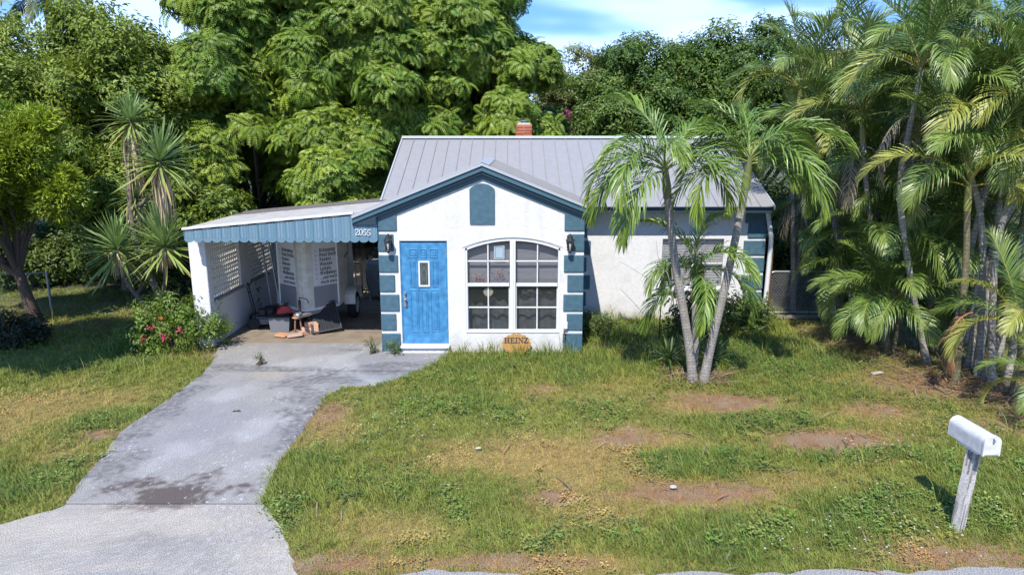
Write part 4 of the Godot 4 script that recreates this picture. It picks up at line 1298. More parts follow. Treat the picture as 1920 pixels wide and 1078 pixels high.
func build_trailer() -> void:
	var t := thing("cargo_trailer", "white V-nosed enclosed cargo trailer with lists of services, parked in the carport", "trailer", Vector3(-4.62, 0, -15.6))
	var o := Vector3(4.62, 0, 15.6)
	var plan := PackedVector2Array([Vector2(-5.33, 15.30), Vector2(-4.79, 14.84), Vector2(-4.72, 14.77), Vector2(-4.62, 14.735), Vector2(-4.52, 14.75), Vector2(-4.43, 14.82), Vector2(-3.99, 15.30), Vector2(-3.99, 16.85), Vector2(-5.33, 16.85)])
	var lay := Transform3D(Basis(Vector3(1, 0, 0), Vector3(0, 0, -1), Vector3(0, 1, 0)), o)          # plan x, depth -> x, -z; extrusion -> y
	var g := Geo.new()
	g.prism(plan, 0.55, 2.38, lay)
	put("body", g, M.trailer, t)
	g = Geo.new()
	var rim := PackedVector2Array()
	for p in plan: rim.append(Vector2(-4.66 + (p.x + 4.66) * 1.02, 15.8 + (p.y - 15.8) * 1.02))
	g.prism(rim, 0.50, 0.56, lay)
	g.prism(rim, 2.30, 2.40, lay)
	put("frame_rail", g, M.trailer, t)
	g = Geo.new()                                     # vertical strip of the nose and corner trims
	g.prism(PackedVector2Array([Vector2(-4.81, 14.85), Vector2(-4.72, 14.757), Vector2(-4.62, 14.72), Vector2(-4.52, 14.737), Vector2(-4.415, 14.82), Vector2(-4.45, 14.9), Vector2(-4.78, 14.9)]), 0.565, 2.295, lay)
	put("nose_strip", g, M.nose, t)
	for c in [Vector2(-3.99, 15.30), Vector2(-5.33, 15.30)]:
		g = Geo.new()
		g.box(o + Vector3(c.x, 1.43, -c.y), Vector3(0.05, 1.72, 0.05), 0.01, Basis(Vector3.UP, 0.4))
		put("corner_trim", g, M.alu, t)
	# the two slanting front faces
	var sides := [[Vector2(-4.43, 14.82), Vector2(-3.99, 15.30)], [Vector2(-5.33, 15.30), Vector2(-4.79, 14.84)]]
	for i in 2:
		var a := Vector3(sides[i][0].x, 0, -sides[i][0].y) + o
		var b := Vector3(sides[i][1].x, 0, -sides[i][1].y) + o
		var dx := (b - a).normalized()
		var face := Basis(dx, Vector3.UP, dx.cross(Vector3.UP))
		var w := a.distance_to(b)
		g = Geo.new()
		g.box((a + b) / 2 + face.z * 0.006 + Vector3(0, 0.80, 0), Vector3(w - 0.05, 0.47, 0.008), 0.002, face)
		put("tread_plate", g, M.tread, t)
		g = Geo.new()
		g.box((a + b) / 2 + face.z * 0.006 + Vector3(0, 1.66, 0), Vector3(w - 0.04, 1.20, 0.008), 0.002, face)
		var panel := put("sign_panel", g, M.white_metal, t)
		var x := -w * 0.5 + 0.085
		var y := 1.83
		for s in ["Driveways", "Pool Decks", "Pavers", "Houses", "Lanais", "Walkways", "...and much", "much more!"]:
			var last: bool = s.begins_with("...") or s.begins_with("much")
			var tm := text(s, 0.116 if not last else 0.10, 0.003, "Droid Sans", 0.18, 700)
			tm.horizontal_alignment = HORIZONTAL_ALIGNMENT_LEFT
			put("lettering", tm, M.ink, panel, Transform3D(face.scaled_local(Vector3(0.80 if i == 0 else 0.82, 1, 1)), (a + b) / 2 + face.z * 0.012 + face.x * (x + 0.115) + Vector3(0, y, 0)))
			if not s.begins_with("much"):
				var bl := Geo.new()
				var c := (a + b) / 2 + face.z * 0.0105 + face.x * (x + 0.03) + Vector3(0, y, 0)
				for k in 5:
					var an := TAU * k / 5.0 + y * 9.0
					bl.leaf(c, face * Vector3(cos(an), sin(an), 0), face.z, 0.044, 0.038, 0.0)
				put("bullet", bl, M.ink, panel)
			y -= 0.103
	g = Geo.new()                                   # marker lamps
	for p in [Vector3(-4.33, 2.23, -14.905), Vector3(-5.20, 2.23, -15.155)]:
		g.box(o + p, Vector3(0.06, 0.03, 0.03), 0.006)
	put("marker_lamp", g, mt(Color(0.25, 0.10, 0.02), 0.3), t)
	# fender, wheels
	for s in [-1.0, 1.0]:
		var cx: float = -4.66 + s * 0.80
		g = Geo.new()
		var fp := PackedVector2Array()
		for k in 9:
			var a := PI * k / 8.0
			fp.append(Vector2(-16.2 + cos(a) * 0.40, 0.42 + pow(sin(a), 0.55) * 0.36))
		for k in 9: fp.append(Vector2(-16.2, 0.42) + (fp[8 - k] - Vector2(-16.2, 0.42)) * 0.95)
		g.prism(fp, -0.13, 0.13, Transform3D(Basis(Vector3(0, 0, 1), Vector3.UP, Vector3(-1, 0, 0)), o + Vector3(cx, 0, 0)))
		put("fender", g, M.trailer, t)
		var wheel := Node3D.new()
		wheel.name = numbered("wheel", t)
		t.add_child(wheel)
		var side := Basis(Vector3.BACK, -PI / 2 * s)
		g = Geo.new()
		g.lathe([Vector2(0.2, -0.09), Vector2(0.29, -0.09), Vector2(0.315, -0.06), Vector2(0.32, 0), Vector2(0.315, 0.06), Vector2(0.29, 0.09), Vector2(0.2, 0.09)], 24, o + Vector3(cx, 0.32, -16.2), side)
		put("tyre", g, M.rubber, wheel)
		g = Geo.new()
		g.lathe([Vector2(0, 0.03), Vector2(0.06, 0.05), Vector2(0.12, 0.03), Vector2(0.17, 0.05), Vector2(0.2, 0.085)], 20, o + Vector3(cx, 0.32, -16.2), side)
		put("rim", g, M.alu, wheel)
	g = Geo.new()                                   # tongue
	g.bar(o + Vector3(-5.1, 0.47, -15.25), o + Vector3(-4.60, 0.47, -14.40), 0.06, 0.08)
	g.bar(o + Vector3(-4.15, 0.47, -15.25), o + Vector3(-4.66, 0.465, -14.40), 0.06, 0.08)
	put("tongue", g, mt(Color(0.20, 0.18, 0.16), 0.6), t)
	g = Geo.new()
	g.tube([o + Vector3(-4.66, 0.40, -14.55), o + Vector3(-4.66, 0.80, -14.55)], [0.032], 10)
	g.tube([o + Vector3(-4.66, 0.80, -14.55), o + Vector3(-4.66, 0.86, -14.55), o + Vector3(-4.5, 0.83, -14.55), o + Vector3(-4.46, 0.74, -14.55)], [0.012], 6)
	put("jack", g, M.black, t)
	g = Geo.new()
	g.box(o + Vector3(-4.63, 0.52, -14.36), Vector3(0.09, 0.08, 0.22), 0.02)
	put("coupler", g, M.steel, t)
	g = Geo.new()                                   # door bars along the right side
	g.tube([o + Vector3(-3.965, 0.75, -16.3), o + Vector3(-3.965, 2.2, -16.3)], [0.014], 6)
	g.box(o + Vector3(-3.972, 1.55, -16.1), Vector3(0.03, 0.03, 0.3), 0.006, Basis(Vector3.RIGHT, 0.25))
	put("side_door_bar", g, M.steel, t)

func build_ladder(a: Vector3, b: Vector3, w: float, rung: int, label: String, across: Vector3) -> void:
	var t := thing("ladder", label, "ladder", a)
	var d := b - a
	for s in [-0.5, 0.5]:
		var g := Geo.new()
		g.bar(across * w * s, d + across * w * s * 0.96, 0.028, 0.07, 0.004)
		put("rail", g, M.alu, t)
		g = Geo.new()
		g.box(across * w * s + Vector3(0, 0.015, 0), Vector3(0.05, 0.03, 0.09), 0.006)
		put("foot", g, M.black, t)
	for i in rung:
		var g := Geo.new()
		var c := d * ((i + 0.7) / rung)
		g.tube([c - across * w * 0.5, c + across * w * 0.5], [0.016], 8)
		put("rung", g, M.alu, t)

func build_mower() -> void:
	var t := thing("lawn_mower", "black push lawn mower with folded-up handle beside the carport wall", "lawn mower", Vector3(-5.66, 0.005, -15.42), 0.30)
	var g := Geo.new()
	g.prism(PackedVector2Array([Vector2(-0.38, -0.24), Vector2(0.30, -0.27), Vector2(0.42, -0.12), Vector2(0.42, 0.12), Vector2(0.30, 0.27), Vector2(-0.38, 0.24)]), 0.09, 0.21, Transform3D(Basis(Vector3(1, 0, 0), Vector3(0, 0, -1), Vector3(0, 1, 0)), Vector3.ZERO))
	g.box(Vector3(0, 0.225, 0), Vector3(0.6, 0.04, 0.4), 0.015)
	put("deck", g, mt(Color(0.16, 0.165, 0.175), 0.45), t)
	g = Geo.new()
	g.lathe([Vector2(0.17, 0.24), Vector2(0.18, 0.30), Vector2(0.17, 0.40), Vector2(0.13, 0.45), Vector2(0.0, 0.46)], 16, Vector3(0.05, 0, 0))
	g.box(Vector3(-0.15, 0.34, 0.05), Vector3(0.16, 0.16, 0.18), 0.02)
	g.box(Vector3(0.2, 0.32, -0.12), Vector3(0.14, 0.12, 0.12), 0.02)
	put("engine", g, M.black, t)
	for x in [-0.33, 0.34]:
		for z in [-0.29, 0.29]:
			g = Geo.new()
			var r := 0.13 if x < 0 else 0.105
			g.lathe([Vector2(0.0, -0.028), Vector2(r - 0.01, -0.03), Vector2(r, -0.02), Vector2(r, 0.02), Vector2(r - 0.01, 0.03), Vector2(0.05, 0.03), Vector2(0.0, 0.02)], 18, Vector3(x, r, z), Basis(Vector3.RIGHT, PI / 2))
			put("wheel", g, M.rubber, t)
	g = Geo.new()
	for z in [-0.22, 0.22]:
		g.tube([Vector3(-0.30, 0.22, z), Vector3(-0.37, 0.66, z), Vector3(-0.42, 0.95, z)], [0.013], 8)
	g.tube([Vector3(-0.42, 0.95, -0.22), Vector3(-0.43, 1.0, -0.19), Vector3(-0.43, 1.0, 0.19), Vector3(-0.42, 0.95, 0.22)], [0.013], 8)
	g.tube([Vector3(-0.40, 0.82, -0.22), Vector3(-0.40, 0.82, 0.22)], [0.011], 8)
	g.tube([Vector3(-0.41, 0.94, -0.2), Vector3(-0.34, 1.02, -0.17), Vector3(-0.34, 1.02, 0.17), Vector3(-0.41, 0.94, 0.2)], [0.007], 6)
	put("handle", g, M.black, t)
	g = Geo.new()
	g.box(Vector3(0.37, 0.16, 0.0), Vector3(0.12, 0.06, 0.2), 0.02)
	put("deck_badge", g, M.alu, t)

func build_carport_things() -> void:
	build_ladder(Vector3(-5.66, 0.04, -16.0), Vector3(-5.98, 2.42, -16.2), 0.40, 8, "tall aluminium ladder leaning in front, nearest the trailer nose", Vector3(0.72, 0.1, 0.68).normalized())
	build_ladder(Vector3(-5.62, 0.04, -16.5), Vector3(-5.86, 2.40, -16.75), 0.36, 8, "second aluminium ladder leaning behind, partly hidden by the trailer", Vector3(0.9, 0.1, 0.4).normalized())
	build_mower()
	var t := thing("storage_tote", "grey plastic storage tote with a loose black lid on the carport floor", "tote", Vector3(-5.24, 0.01, -14.98), 0.06)
	var g := Geo.new()
	g.prism(PackedVector2Array([Vector2(-0.20, 0), Vector2(0.20, 0), Vector2(0.235, 0.34), Vector2(-0.235, 0.34)]), -0.17, 0.17)
	put("tub", g, mt(Color(0.135, 0.14, 0.155), 0.5), t)
	g = Geo.new()
	g.box(Vector3(0, 0.345, 0), Vector3(0.52, 0.035, 0.40), 0.01)
	g.box(Vector3(0.02, 0.375, -0.02), Vector3(0.40, 0.04, 0.3), 0.015, Basis(Vector3.BACK, 0.08))
	put("lid", g, M.black, t)
	t = thing("fuel_can", "squat red fuel can resting on the grey storage tote", "fuel can", Vector3(-5.16, 0.415, -15.0), 0.4)
	g = Geo.new()
	g.prism(PackedVector2Array([Vector2(-0.17, 0), Vector2(0.17, 0), Vector2(0.15, 0.08), Vector2(0.05, 0.16), Vector2(-0.05, 0.16), Vector2(-0.15, 0.08)]), -0.11, 0.11)
	put("can", g, mt(Color(0.38, 0.02, 0.025), 0.4), t)
	g = Geo.new()
	g.tube([Vector3(0, 0.15, 0), Vector3(0.02, 0.20, 0), Vector3(0.09, 0.21, 0)], [0.02], 8)
	put("spout", g, M.black, t)
	# jack stand under the tongue, made of rusty pipe and timber
	t = thing("jack_stand", "rusty red-brown jack stand holding up the trailer tongue", "stand", Vector3(-4.78, 0.005, -14.72))
	g = Geo.new()
	for a in [0.5, 2.1, 3.7, 5.3]:
		g.tube([Vector3(cos(a) * 0.11, 0, sin(a) * 0.09), Vector3(cos(a) * 0.07, 0.36, sin(a) * 0.06)], [0.022], 8)
	put("legs", g, mt(Color(0.24, 0.13, 0.085), 0.85, {"tex": T.speck, "scale": 3.0}), t)
	g = Geo.new()
	g.lathe([Vector2(0.0, 0.35), Vector2(0.10, 0.35), Vector2(0.125, 0.365), Vector2(0.10, 0.38), Vector2(0.06, 0.385), Vector2(0.055, 0.45), Vector2(0.0, 0.455)], 14)
	put("saddle", g, mt(Color(0.40, 0.21, 0.13), 0.85, {"tex": T.speck, "scale": 3.0}), t)
	g = Geo.new()
	g.box(Vector3(0.05, 0.425, -0.06), Vector3(0.30, 0.05, 0.12), 0.01, Basis(Vector3.UP, 0.2))
	put("packing_block", g, mt(Color(0.42, 0.27, 0.18), 0.9, {"tex": T.wood, "scale": 4.0}), t)
	# bricks
	var says := ["brick on top of the small pile beside the jack stand", "brick at the lower left of the pile beside the jack stand", "brick lying at the lower right of the pile", "brick standing on end at the right of the pile", "half brick leaning against the front of the pile"]
	var at := [Vector3(-4.49, 0.175, -14.70), Vector3(-4.55, 0.09, -14.68), Vector3(-4.42, 0.04, -14.78), Vector3(-4.36, 0.10, -14.66), Vector3(-4.60, 0.04, -14.60)]
	var rot := [0.5, 0.2, 1.3, 0.3, 0.8]
	for i in 5:
		g = Geo.new()
		var k := 1.0 + 0.15 * sin(i * 2.3)
		g.col = Color(0.48 * k, 0.29 * k, 0.185 * k)
		g.box(Vector3.ZERO, Vector3(0.2, 0.075, 0.1) if i != 3 else Vector3(0.08, 0.19, 0.1), 0.008, Basis(Vector3.RIGHT, 0.25 * sin(i * 4.0)))
		var b := put("brick", g, M.brick, self, Transform3D(Basis(Vector3.UP, rot[i]) * 1.3, at[i] * Vector3(1, 1.3, 1)))
		tag(b, says[i], "brick", "loose bricks on the carport floor")
	g = Geo.new()
	g.col = Color(0.40, 0.27, 0.20)
	g.box(Vector3.ZERO, Vector3(0.34, 0.06, 0.24), 0.03, Basis(Vector3.UP, 0.3) * Basis(Vector3.BACK, 0.08))
	tag(put("stone_slab", g, M.brick, self, Transform3D(Basis(), Vector3(-4.76, 0.05, -14.42))), "flat pinkish stone slab on the floor in front of the jack stand", "stone")
	g = Geo.new()
	g.col = Color(0.46, 0.23, 0.12)
	g.box(Vector3.ZERO, Vector3(0.30, 0.05, 0.2), 0.025, Basis(Vector3.UP, -0.4) * Basis(Vector3.RIGHT, 0.12))
	tag(put("clay_tile", g, M.brick, self, Transform3D(Basis(), Vector3(-5.06, 0.045, -14.44))), "broken orange clay tile on the floor left of the stone slab", "tile")
	# dark screen frame leaning on the trailer
	t = thing("screen_frame", "black mesh screen box tilted against the trailer front", "screen", Vector3(-4.13, 0.02, -14.72))
	var xb := Basis(Vector3.UP, 0.42) * Basis(Vector3.RIGHT, -0.62) * Basis(Vector3.BACK, 0.10)
	g = Geo.new()
	frame_rect(g, -0.33, 0.0, 0.33, 0.70, 0.03, 0.0, 0.13, 0.006)
	put("frame", g, mt(Color(0.035, 0.033, 0.036), 0.55), t, Transform3D(xb, Vector3(0, 0.02, 0)))
	g = Geo.new()
	for i in 13:
		g.box(Vector3(-0.29 + i * 0.0485, 0.35, 0.02 + 0.006 * (i % 2)), Vector3(0.044, 0.63, 0.006), 0.002, Basis(Vector3.UP, 0.18))
	put("mesh_panel", g, mt(Color(0.022, 0.024, 0.027), 0.5), t, Transform3D(xb, Vector3(0, 0.02, 0.03)))
	t = thing("green_bottle", "small green plastic bottle lying between bricks and black screen", "bottle", Vector3(-4.32, 0.05, -14.80), 0.5)
	g = Geo.new()
	g.lathe([Vector2(0, -0.09), Vector2(0.04, -0.09), Vector2(0.045, -0.07), Vector2(0.045, 0.03), Vector2(0.018, 0.075), Vector2(0.016, 0.10), Vector2(0, 0.10)], 12, Vector3.ZERO, Basis(Vector3.BACK, 1.2))
	put("bottle_body", g, mt(Color(0.03, 0.25, 0.17), 0.3), t)
	g = Geo.new()
	g.lathe([Vector2(0.02, 0.10), Vector2(0.02, 0.125), Vector2(0, 0.125)], 10, Vector3.ZERO, Basis(Vector3.BACK, 1.2))
	put("bottle_cap", g, M.white_metal, t)
	# covered grill by the gate
	t = thing("covered_grill", "barbecue grill under a creased grey cover by the back gate", "grill", Vector3(-3.55, 0.0, -18.25))
	g = Geo.new()
	var rings := [[0.30, 0.14], [0.34, 0.5], [0.36, 0.85], [0.33, 1.0], [0.22, 1.07], [0.0, 1.09]]
	for i in rings.size() - 1:
		for k in 24:
			var pts := []
			for q in [[i, k], [i, k + 1], [i + 1, k + 1], [i + 1, k]]:
				var a: float = TAU * q[1] / 24.0
				var rr: float = rings[q[0]][0] * (1.0 + 0.05 * sin(a * 7.0 + rings[q[0]][1] * 5.0))
				var sq := 1.0 / pow(pow(absf(cos(a)), 5.0) + pow(absf(sin(a)), 5.0), 0.2)
				pts.append(Vector3(cos(a) * rr * sq * 1.15, rings[q[0]][1], sin(a) * rr * sq * 0.8))
			g.oquad(pts[0], pts[1], pts[2], pts[3], (pts[0] + pts[2]) * Vector3(1, 0, 1) + Vector3(0, 0.2, 0))
	put("cover", g, mt(Color(0.20, 0.205, 0.215), 0.7), t)
	g = Geo.new()
	for x in [-0.3, 0.3]:
		for z in [-0.2, 0.2]:
			g.tube([Vector3(x, 0.0, z), Vector3(x, 0.3, z)], [0.02], 6)
	put("legs", g, M.alu, t)

func chain_link(g: Geo, a: Vector3, b: Vector3, y0: float, y1: float, step: float, r: float) -> void:      # woven diagonal wires between two posts
	var w := a.distance_to(b)
	var d := (b - a) / w
	var hh := y1 - y0
	for s in [-1.0, 1.0]:
		var u := -hh
		while u < w + hh:
			var p0 := Vector2(u, y0) if s > 0 else Vector2(u, y1)
			var lo := clampf(maxf(0.0, -u), 0.0, hh)
			var hi := clampf(minf(hh, w - u), 0.0, hh)
			if hi - lo > 0.02:
				var A: Vector3 = a + d * (u + lo) + Vector3.UP * (p0.y + s * lo)
				var B: Vector3 = a + d * (u + hi) + Vector3.UP * (p0.y + s * hi)
				A.y = p0.y + s * lo; B.y = p0.y + s * hi
				g.tube([A, B], [r], 4, false)
			u += step * 1.414

func build_fences() -> void:
	var t := thing("chain_link_gate", "grey chain link gate with rounded top corner right of the house", "gate", Vector3(6.30, 0, -16.35))
	var g := Geo.new()
	g.tube([Vector3(0.0, 0.0, 0), Vector3(0.0, 0.99, 0), Vector3(0.03, 1.07, 0), Vector3(0.11, 1.10, 0), Vector3(1.5, 1.10, 0)], [0.024], 8)
	g.tube([Vector3(0, 0.08, 0), Vector3(1.5, 0.08, 0)], [0.02], 8)
	g.tube([Vector3(1.5, 0.0, 0), Vector3(1.5, 1.15, 0)], [0.03], 8)
	put("frame", g, mt(Color(0.34, 0.35, 0.36), 0.4, {"metal": 0.5}), t)
	g = Geo.new()
	chain_link(g, Vector3(0.02, 0, 0), Vector3(1.48, 0, 0), 0.09, 1.09, 0.055, 0.0032)
	put("chain_link", g, mt(Color(0.36, 0.37, 0.38), 0.4, {"metal": 0.4}), t).set_meta("kind", "stuff")
	g = Geo.new()
	g.col = Color(0.17, 0.085, 0.05)
	g.box(Vector3.ZERO, Vector3(0.085, 1.75, 0.085), 0.008)
	tag(put("wooden_post", g, M.old_wood, self, Transform3D(Basis(), Vector3(6.24, 0.82, -16.22))), "reddish brown wooden post between downspout and chain link gate", "post")
	g = Geo.new()
	g.col = Color(0.23, 0.20, 0.17)
	g.box(Vector3.ZERO, Vector3(1.6, 0.09, 0.14), 0.02)
	tag(put("timber_sleeper", g, M.old_wood, self, Transform3D(Basis(Vector3.UP, 0.03), Vector3(7.2, 0.03, -16.1))), "weathered timber sleeper along the foot of the chain link gate", "timber")
	# left boundary fence
	t = thing("chain_link_fence", "low chain link fence running behind the left-hand trees", "fence", Vector3(-14.5, 0, -16.9))
	g = Geo.new()
	g.tube([Vector3(0, 0.95, 0.4), Vector3(2.75, 0.97, 0.0)], [0.022], 8)
	put("top_rail", g, mt(Color(0.16, 0.16, 0.155), 0.5, {"metal": 0.5}), t)
	for p in [Vector3(0, 0, 0.4), Vector3(2.75, 0, 0.0)]:
		g = Geo.new()
		g.tube([p, p + Vector3(0, 1.0, 0)], [0.03], 8)
		put("post", g, M.steel, t)
	g = Geo.new()
	chain_link(g, Vector3(0, 0, 0.4), Vector3(2.6, 0, 0.0), 0.03, 0.95, 0.06, 0.0022)
	put("chain_link", g, mt(Color(0.13, 0.13, 0.125), 0.5, {"metal": 0.5}), t).set_meta("kind", "stuff")
	# gate at the back of the carport
	t = thing("back_gate", "black framed chain link gate closing the back of the carport", "gate", Vector3(-4.4, 0, -18.85))
	for x in [-1.5, -0.62, 0.0, 0.16, 0.75, 1.6]:
		g = Geo.new()
		g.tube([Vector3(x, 0, 0), Vector3(x, 1.75 if absf(x) < 0.3 else 1.35, 0)], [0.035 if x == 0.16 else 0.022], 8)
		put("post", g, M.black, t)
	g = Geo.new()
	for y in [0.1, 1.3]:
		g.tube([Vector3(-1.5, y, 0), Vector3(1.6, y, 0)], [0.02], 8)
	g.tube([Vector3(-0.62, 0.9, 0), Vector3(0.16, 0.9, 0.02)], [0.014], 6)
	put("rails", g, M.black, t)
	g = Geo.new()
	chain_link(g, Vector3(-1.5, 0, 0), Vector3(1.6, 0, 0), 0.1, 1.3, 0.065, 0.003)
	put("chain_link", g, M.steel, t).set_meta("kind", "stuff")

func build_litter() -> void:
	var g := Geo.new()
	g.box(Vector3.ZERO, Vector3(0.22, 0.02, 0.10), 0.008, Basis(Vector3.UP, 0.2) * Basis(Vector3.BACK, 0.1))
	tag(put("palm_husk", g, mt(Color(0.30, 0.26, 0.19), 0.9), self, Transform3D(Basis(), Vector3(6.75, 0.02, -12.0))), "pale fallen palm husk on the grass in front of the palms", "husk")
	var r := RandomNumberGenerator.new()
	r.seed = 9
	for a in [[2.0, -7.75, 0.05, "white stone in the lawn just in front of the dark green grass patch"], [-0.47, -8.85, 0.045, "small white stone near the middle of the lawn"], [5.6, -7.1, 0.03, "tiny white pebble in the grass right of the mailbox post"]]:
		g = Geo.new()
		for k in 3:
			g.box(Vector3(r.randf_range(-0.01, 0.01), a[2] * 0.5, r.randf_range(-0.01, 0.01)), Vector3(a[2] * 1.6, a[2], a[2] * 1.2) * r.randf_range(0.8, 1.0), a[2] * 0.3, Basis(Vector3.UP, r.randf() * 3.0) * Basis(Vector3.RIGHT, r.randf() * 0.6))
		tag(put("stone", g, mt(Color(0.33, 0.32, 0.29), 0.9), self, Transform3D(Basis().scaled(Vector3(1.1, 0.6, 0.8)), Vector3(a[0], -0.005, a[1]))), a[3], "stone")
	g = Geo.new()
	g.col = Color(0.10, 0.07, 0.045)
	g.leaf(Vector3(0, 0.012, 0), Vector3(1, 0.05, 0.3).normalized(), Vector3.UP, 0.12, 0.06, 0.2)
	g.leaf(Vector3(0.02, 0.012, 0.01), Vector3(-0.7, 0.1, 0.5).normalized(), Vector3.UP, 0.07, 0.04, 0.3)
	tag(put("dead_leaf", g, M.leaf, self, Transform3D(Basis(), Vector3(-4.4, 0.0, -10.2))), "curled brown dead leaf alone on the driveway", "leaf")
	g = Geo.new()
	g.tube([Vector3(0, 0, 0), Vector3(0.01, 1.15, 0.0)], [0.012], 6)
	tag(put("plant_stake", g, M.black, self, Transform3D(Basis(), Vector3(3.18, 0, -14.2))), "thin dark metal plant stake in the grass before the white wall", "stake")
	# dry litter under the palms and the left-hand trees
	g = Geo.new()
	g.quad(Vector3(-0.006, 0, 0), Vector3(0.006, 0, 0), Vector3(0.012, 0.012, -0.14), Vector3(0.0, 0.014, -0.14))
	g.tri(Vector3(0.0, 0.014, -0.14), Vector3(0.012, 0.012, -0.14), Vector3(0.02, 0.0, -0.26))
	var lp := []
	var lt := PackedColorArray()
	for i in 5200:
		var c: Array = [[8.2, -12.4, 1.5, 1.3], [7.5, -14.3, 1.0, 1.4], [8.4, -10.9, 0.9, 0.9], [-8.6, -15.6, 2.2, 1.2], [3.4, -11.9, 0.5, 0.35], [1.8, -9.0, 6.0, 3.0]][(i % 5) if i % 29 else 5]
		var p := Vector3(c[0] + r.randfn() * c[2] * 0.6, 0.0, c[1] + r.randfn() * c[3] * 0.6)
		if on_drive(p.x, p.z, 0.05): continue
		p.y = ground_y(p.x, p.z) + r.randf() * 0.06
		var k := r.randf_range(0.6, 1.2)
		lt.append(Color(0.30 * k, 0.225 * k, 0.145 * k) if r.randf() < 0.75 else Color(0.34 * k, 0.17 * k, 0.09 * k))
		lp.append(Transform3D(Basis(Vector3.UP, r.randf() * TAU) * Basis(Vector3.RIGHT, r.randf_range(-0.3, 0.3)) * r.randf_range(0.6, 1.6), p))
	for i in 60:                                   # a few on the carport roof
		var x := r.randf_range(-6.3, -3.3)
		lp.append(Transform3D(Basis(Vector3.UP, r.randf() * TAU) * r.randf_range(0.4, 1.0), Vector3(x, roof_y(x) + 0.008, -14.0 - 2.6 * sqrt(r.randf()))))
		lt.append(Color(0.16, 0.12, 0.08) * r.randf_range(0.7, 1.4))
	tag(many("leaf_litter", g.mesh(), M.leaf, lp, lt), "dry brown palm and leaf litter under the palms and left-hand trees", "leaf litter")
	# blue tarpaulin glimpsed through the trees
	g = Geo.new()
	for i in 4:
		for j in 3:
			var q := []
			for c in [[i, j], [i + 1, j], [i + 1, j + 1], [i, j + 1]]:
				q.append(Vector3(-0.6 + c[0] * 0.32, 1.6 + c[1] * 0.42, 0.12 * sin(c[0] * 1.3 + c[1])))
			g.quad(q[0], q[1], q[2], q[3])
	tag(put("blue_tarpaulin", g, mt(Color(0.02, 0.23, 0.55), 0.45), self, Transform3D(Basis(), Vector3(-10.1, 0.6, -24.5))), "bright blue tarpaulin glimpsed through the trees behind the carport", "tarpaulin")
	# wires
	var k := 0
	for a in [[6.75, "upper thin power line crossing the sky gap between the trees"], [5.75, "lower thin power line crossing the sky gap between the trees"]]:
		g = Geo.new()
		var pts := []
		for i in 25:
			var s := i / 24.0 * 2.0 - 1.0
			pts.append(Vector3(s * 26.0, a[0] + 0.7 * s * s, -33.0 - k))
		g.tube(pts, [0.014], 5, false)
		tag(put("power_line", g, mt(Color(0.25, 0.25, 0.26), 0.6), self), a[1], "power line")
		k += 1

# ------------------------------------------------------------------ plants
func dir_about(r: RandomNumberGenerator) -> Vector3:
	var y := r.randf_range(-1.0, 1.0)
	var a := r.randf() * TAU
	return Vector3(cos(a) * sqrt(1.0 - y * y), y, sin(a) * sqrt(1.0 - y * y))

# twig of plain leaves, about `reach` long
func twig(leaves: int, reach: float, size: float, aspect: float, seed_: int, droop := 0.2) -> ArrayMesh:
	var r := RandomNumberGenerator.new()
	r.seed = seed_
	var g := Geo.new()
	for i in leaves:
		var s := (i + r.randf()) / leaves
		var a := r.randf() * TAU
		var out := Vector3(cos(a), 0.35 - droop + r.randf_range(-0.35, 0.35), sin(a)).normalized()
		var p := Vector3(cos(a) * reach * 0.35 * r.randf(), s * reach, sin(a) * reach * 0.35 * r.randf())
		var k := r.randf_range(0.72, 1.28)
		g.col = Color(k * r.randf_range(0.9, 1.12), k, k * r.randf_range(0.85, 1.1))
		g.leaf(p, out, Vector3.UP, size * r.randf_range(0.7, 1.2), size * aspect, 0.22)
	return g.mesh()

# umbrella of drooping pinnate leaves
func spray(leaves: int, length: float, pairs: int, leaflet: float, seed_: int) -> ArrayMesh:
	var r := RandomNumberGenerator.new()
	r.seed = seed_
	var g := Geo.new()
	for i in leaves:
		var a := TAU * (i + r.randf_range(-0.3, 0.3)) / leaves
		var d := Vector3(cos(a), 0, sin(a))
		var side := Vector3(-sin(a), 0, cos(a))
		var e := r.randf_range(0.25, 0.9)
		var p := Vector3(0, r.randf_range(-0.12, 0.1), 0)
		var L := length * r.randf_range(0.75, 1.15)
		var k := r.randf_range(0.82, 1.18)
		for j in pairs:
			var s := (j + 1.0) / pairs
			var t := (d * cos(e) + Vector3.UP * sin(e)).normalized()
			p += t * L / pairs
			e -= 1.45 / pairs * (0.6 + s)
			var u := side.cross(t).normalized()
			if u.y < 0: u = -u
			var ll := leaflet * (0.55 + 0.75 * sin(PI * (0.12 + 0.8 * s)))
			for q in [-1.0, 1.0]:
				g.col = Color(k * r.randf_range(0.9, 1.15), k * r.randf_range(0.92, 1.1), k)
				g.leaf(p, (side * q * 0.9 + t * 0.5 - u * 0.22).normalized(), u, ll, leaflet * 0.36, 0.12)
			if j == pairs - 1: g.leaf(p, t, u, leaflet * 0.8, leaflet * 0.34, 0.1)
	return g.mesh()

# fan of scale-leaf sprays, for the cedar
func plume(n: int, reach: float, seed_: int) -> ArrayMesh:
	var r := RandomNumberGenerator.new()
	r.seed = seed_
	var g := Geo.new()
	for i in n:
		var a := r.randf() * TAU
		var d := Vector3(cos(a) * 0.75, r.randf_range(0.2, 1.0), sin(a) * 0.75).normalized()
		var p := d * reach * r.randf() * 0.75
		var k := r.randf_range(0.7, 1.25)
		g.col = Color(k * r.randf_range(0.9, 1.1), k, k * 0.9)
		g.leaf(p, (d + dir_about(r) * 0.5).normalized(), dir_about(r), reach * 0.36, reach * 0.13, 0.1)
	return g.mesh()

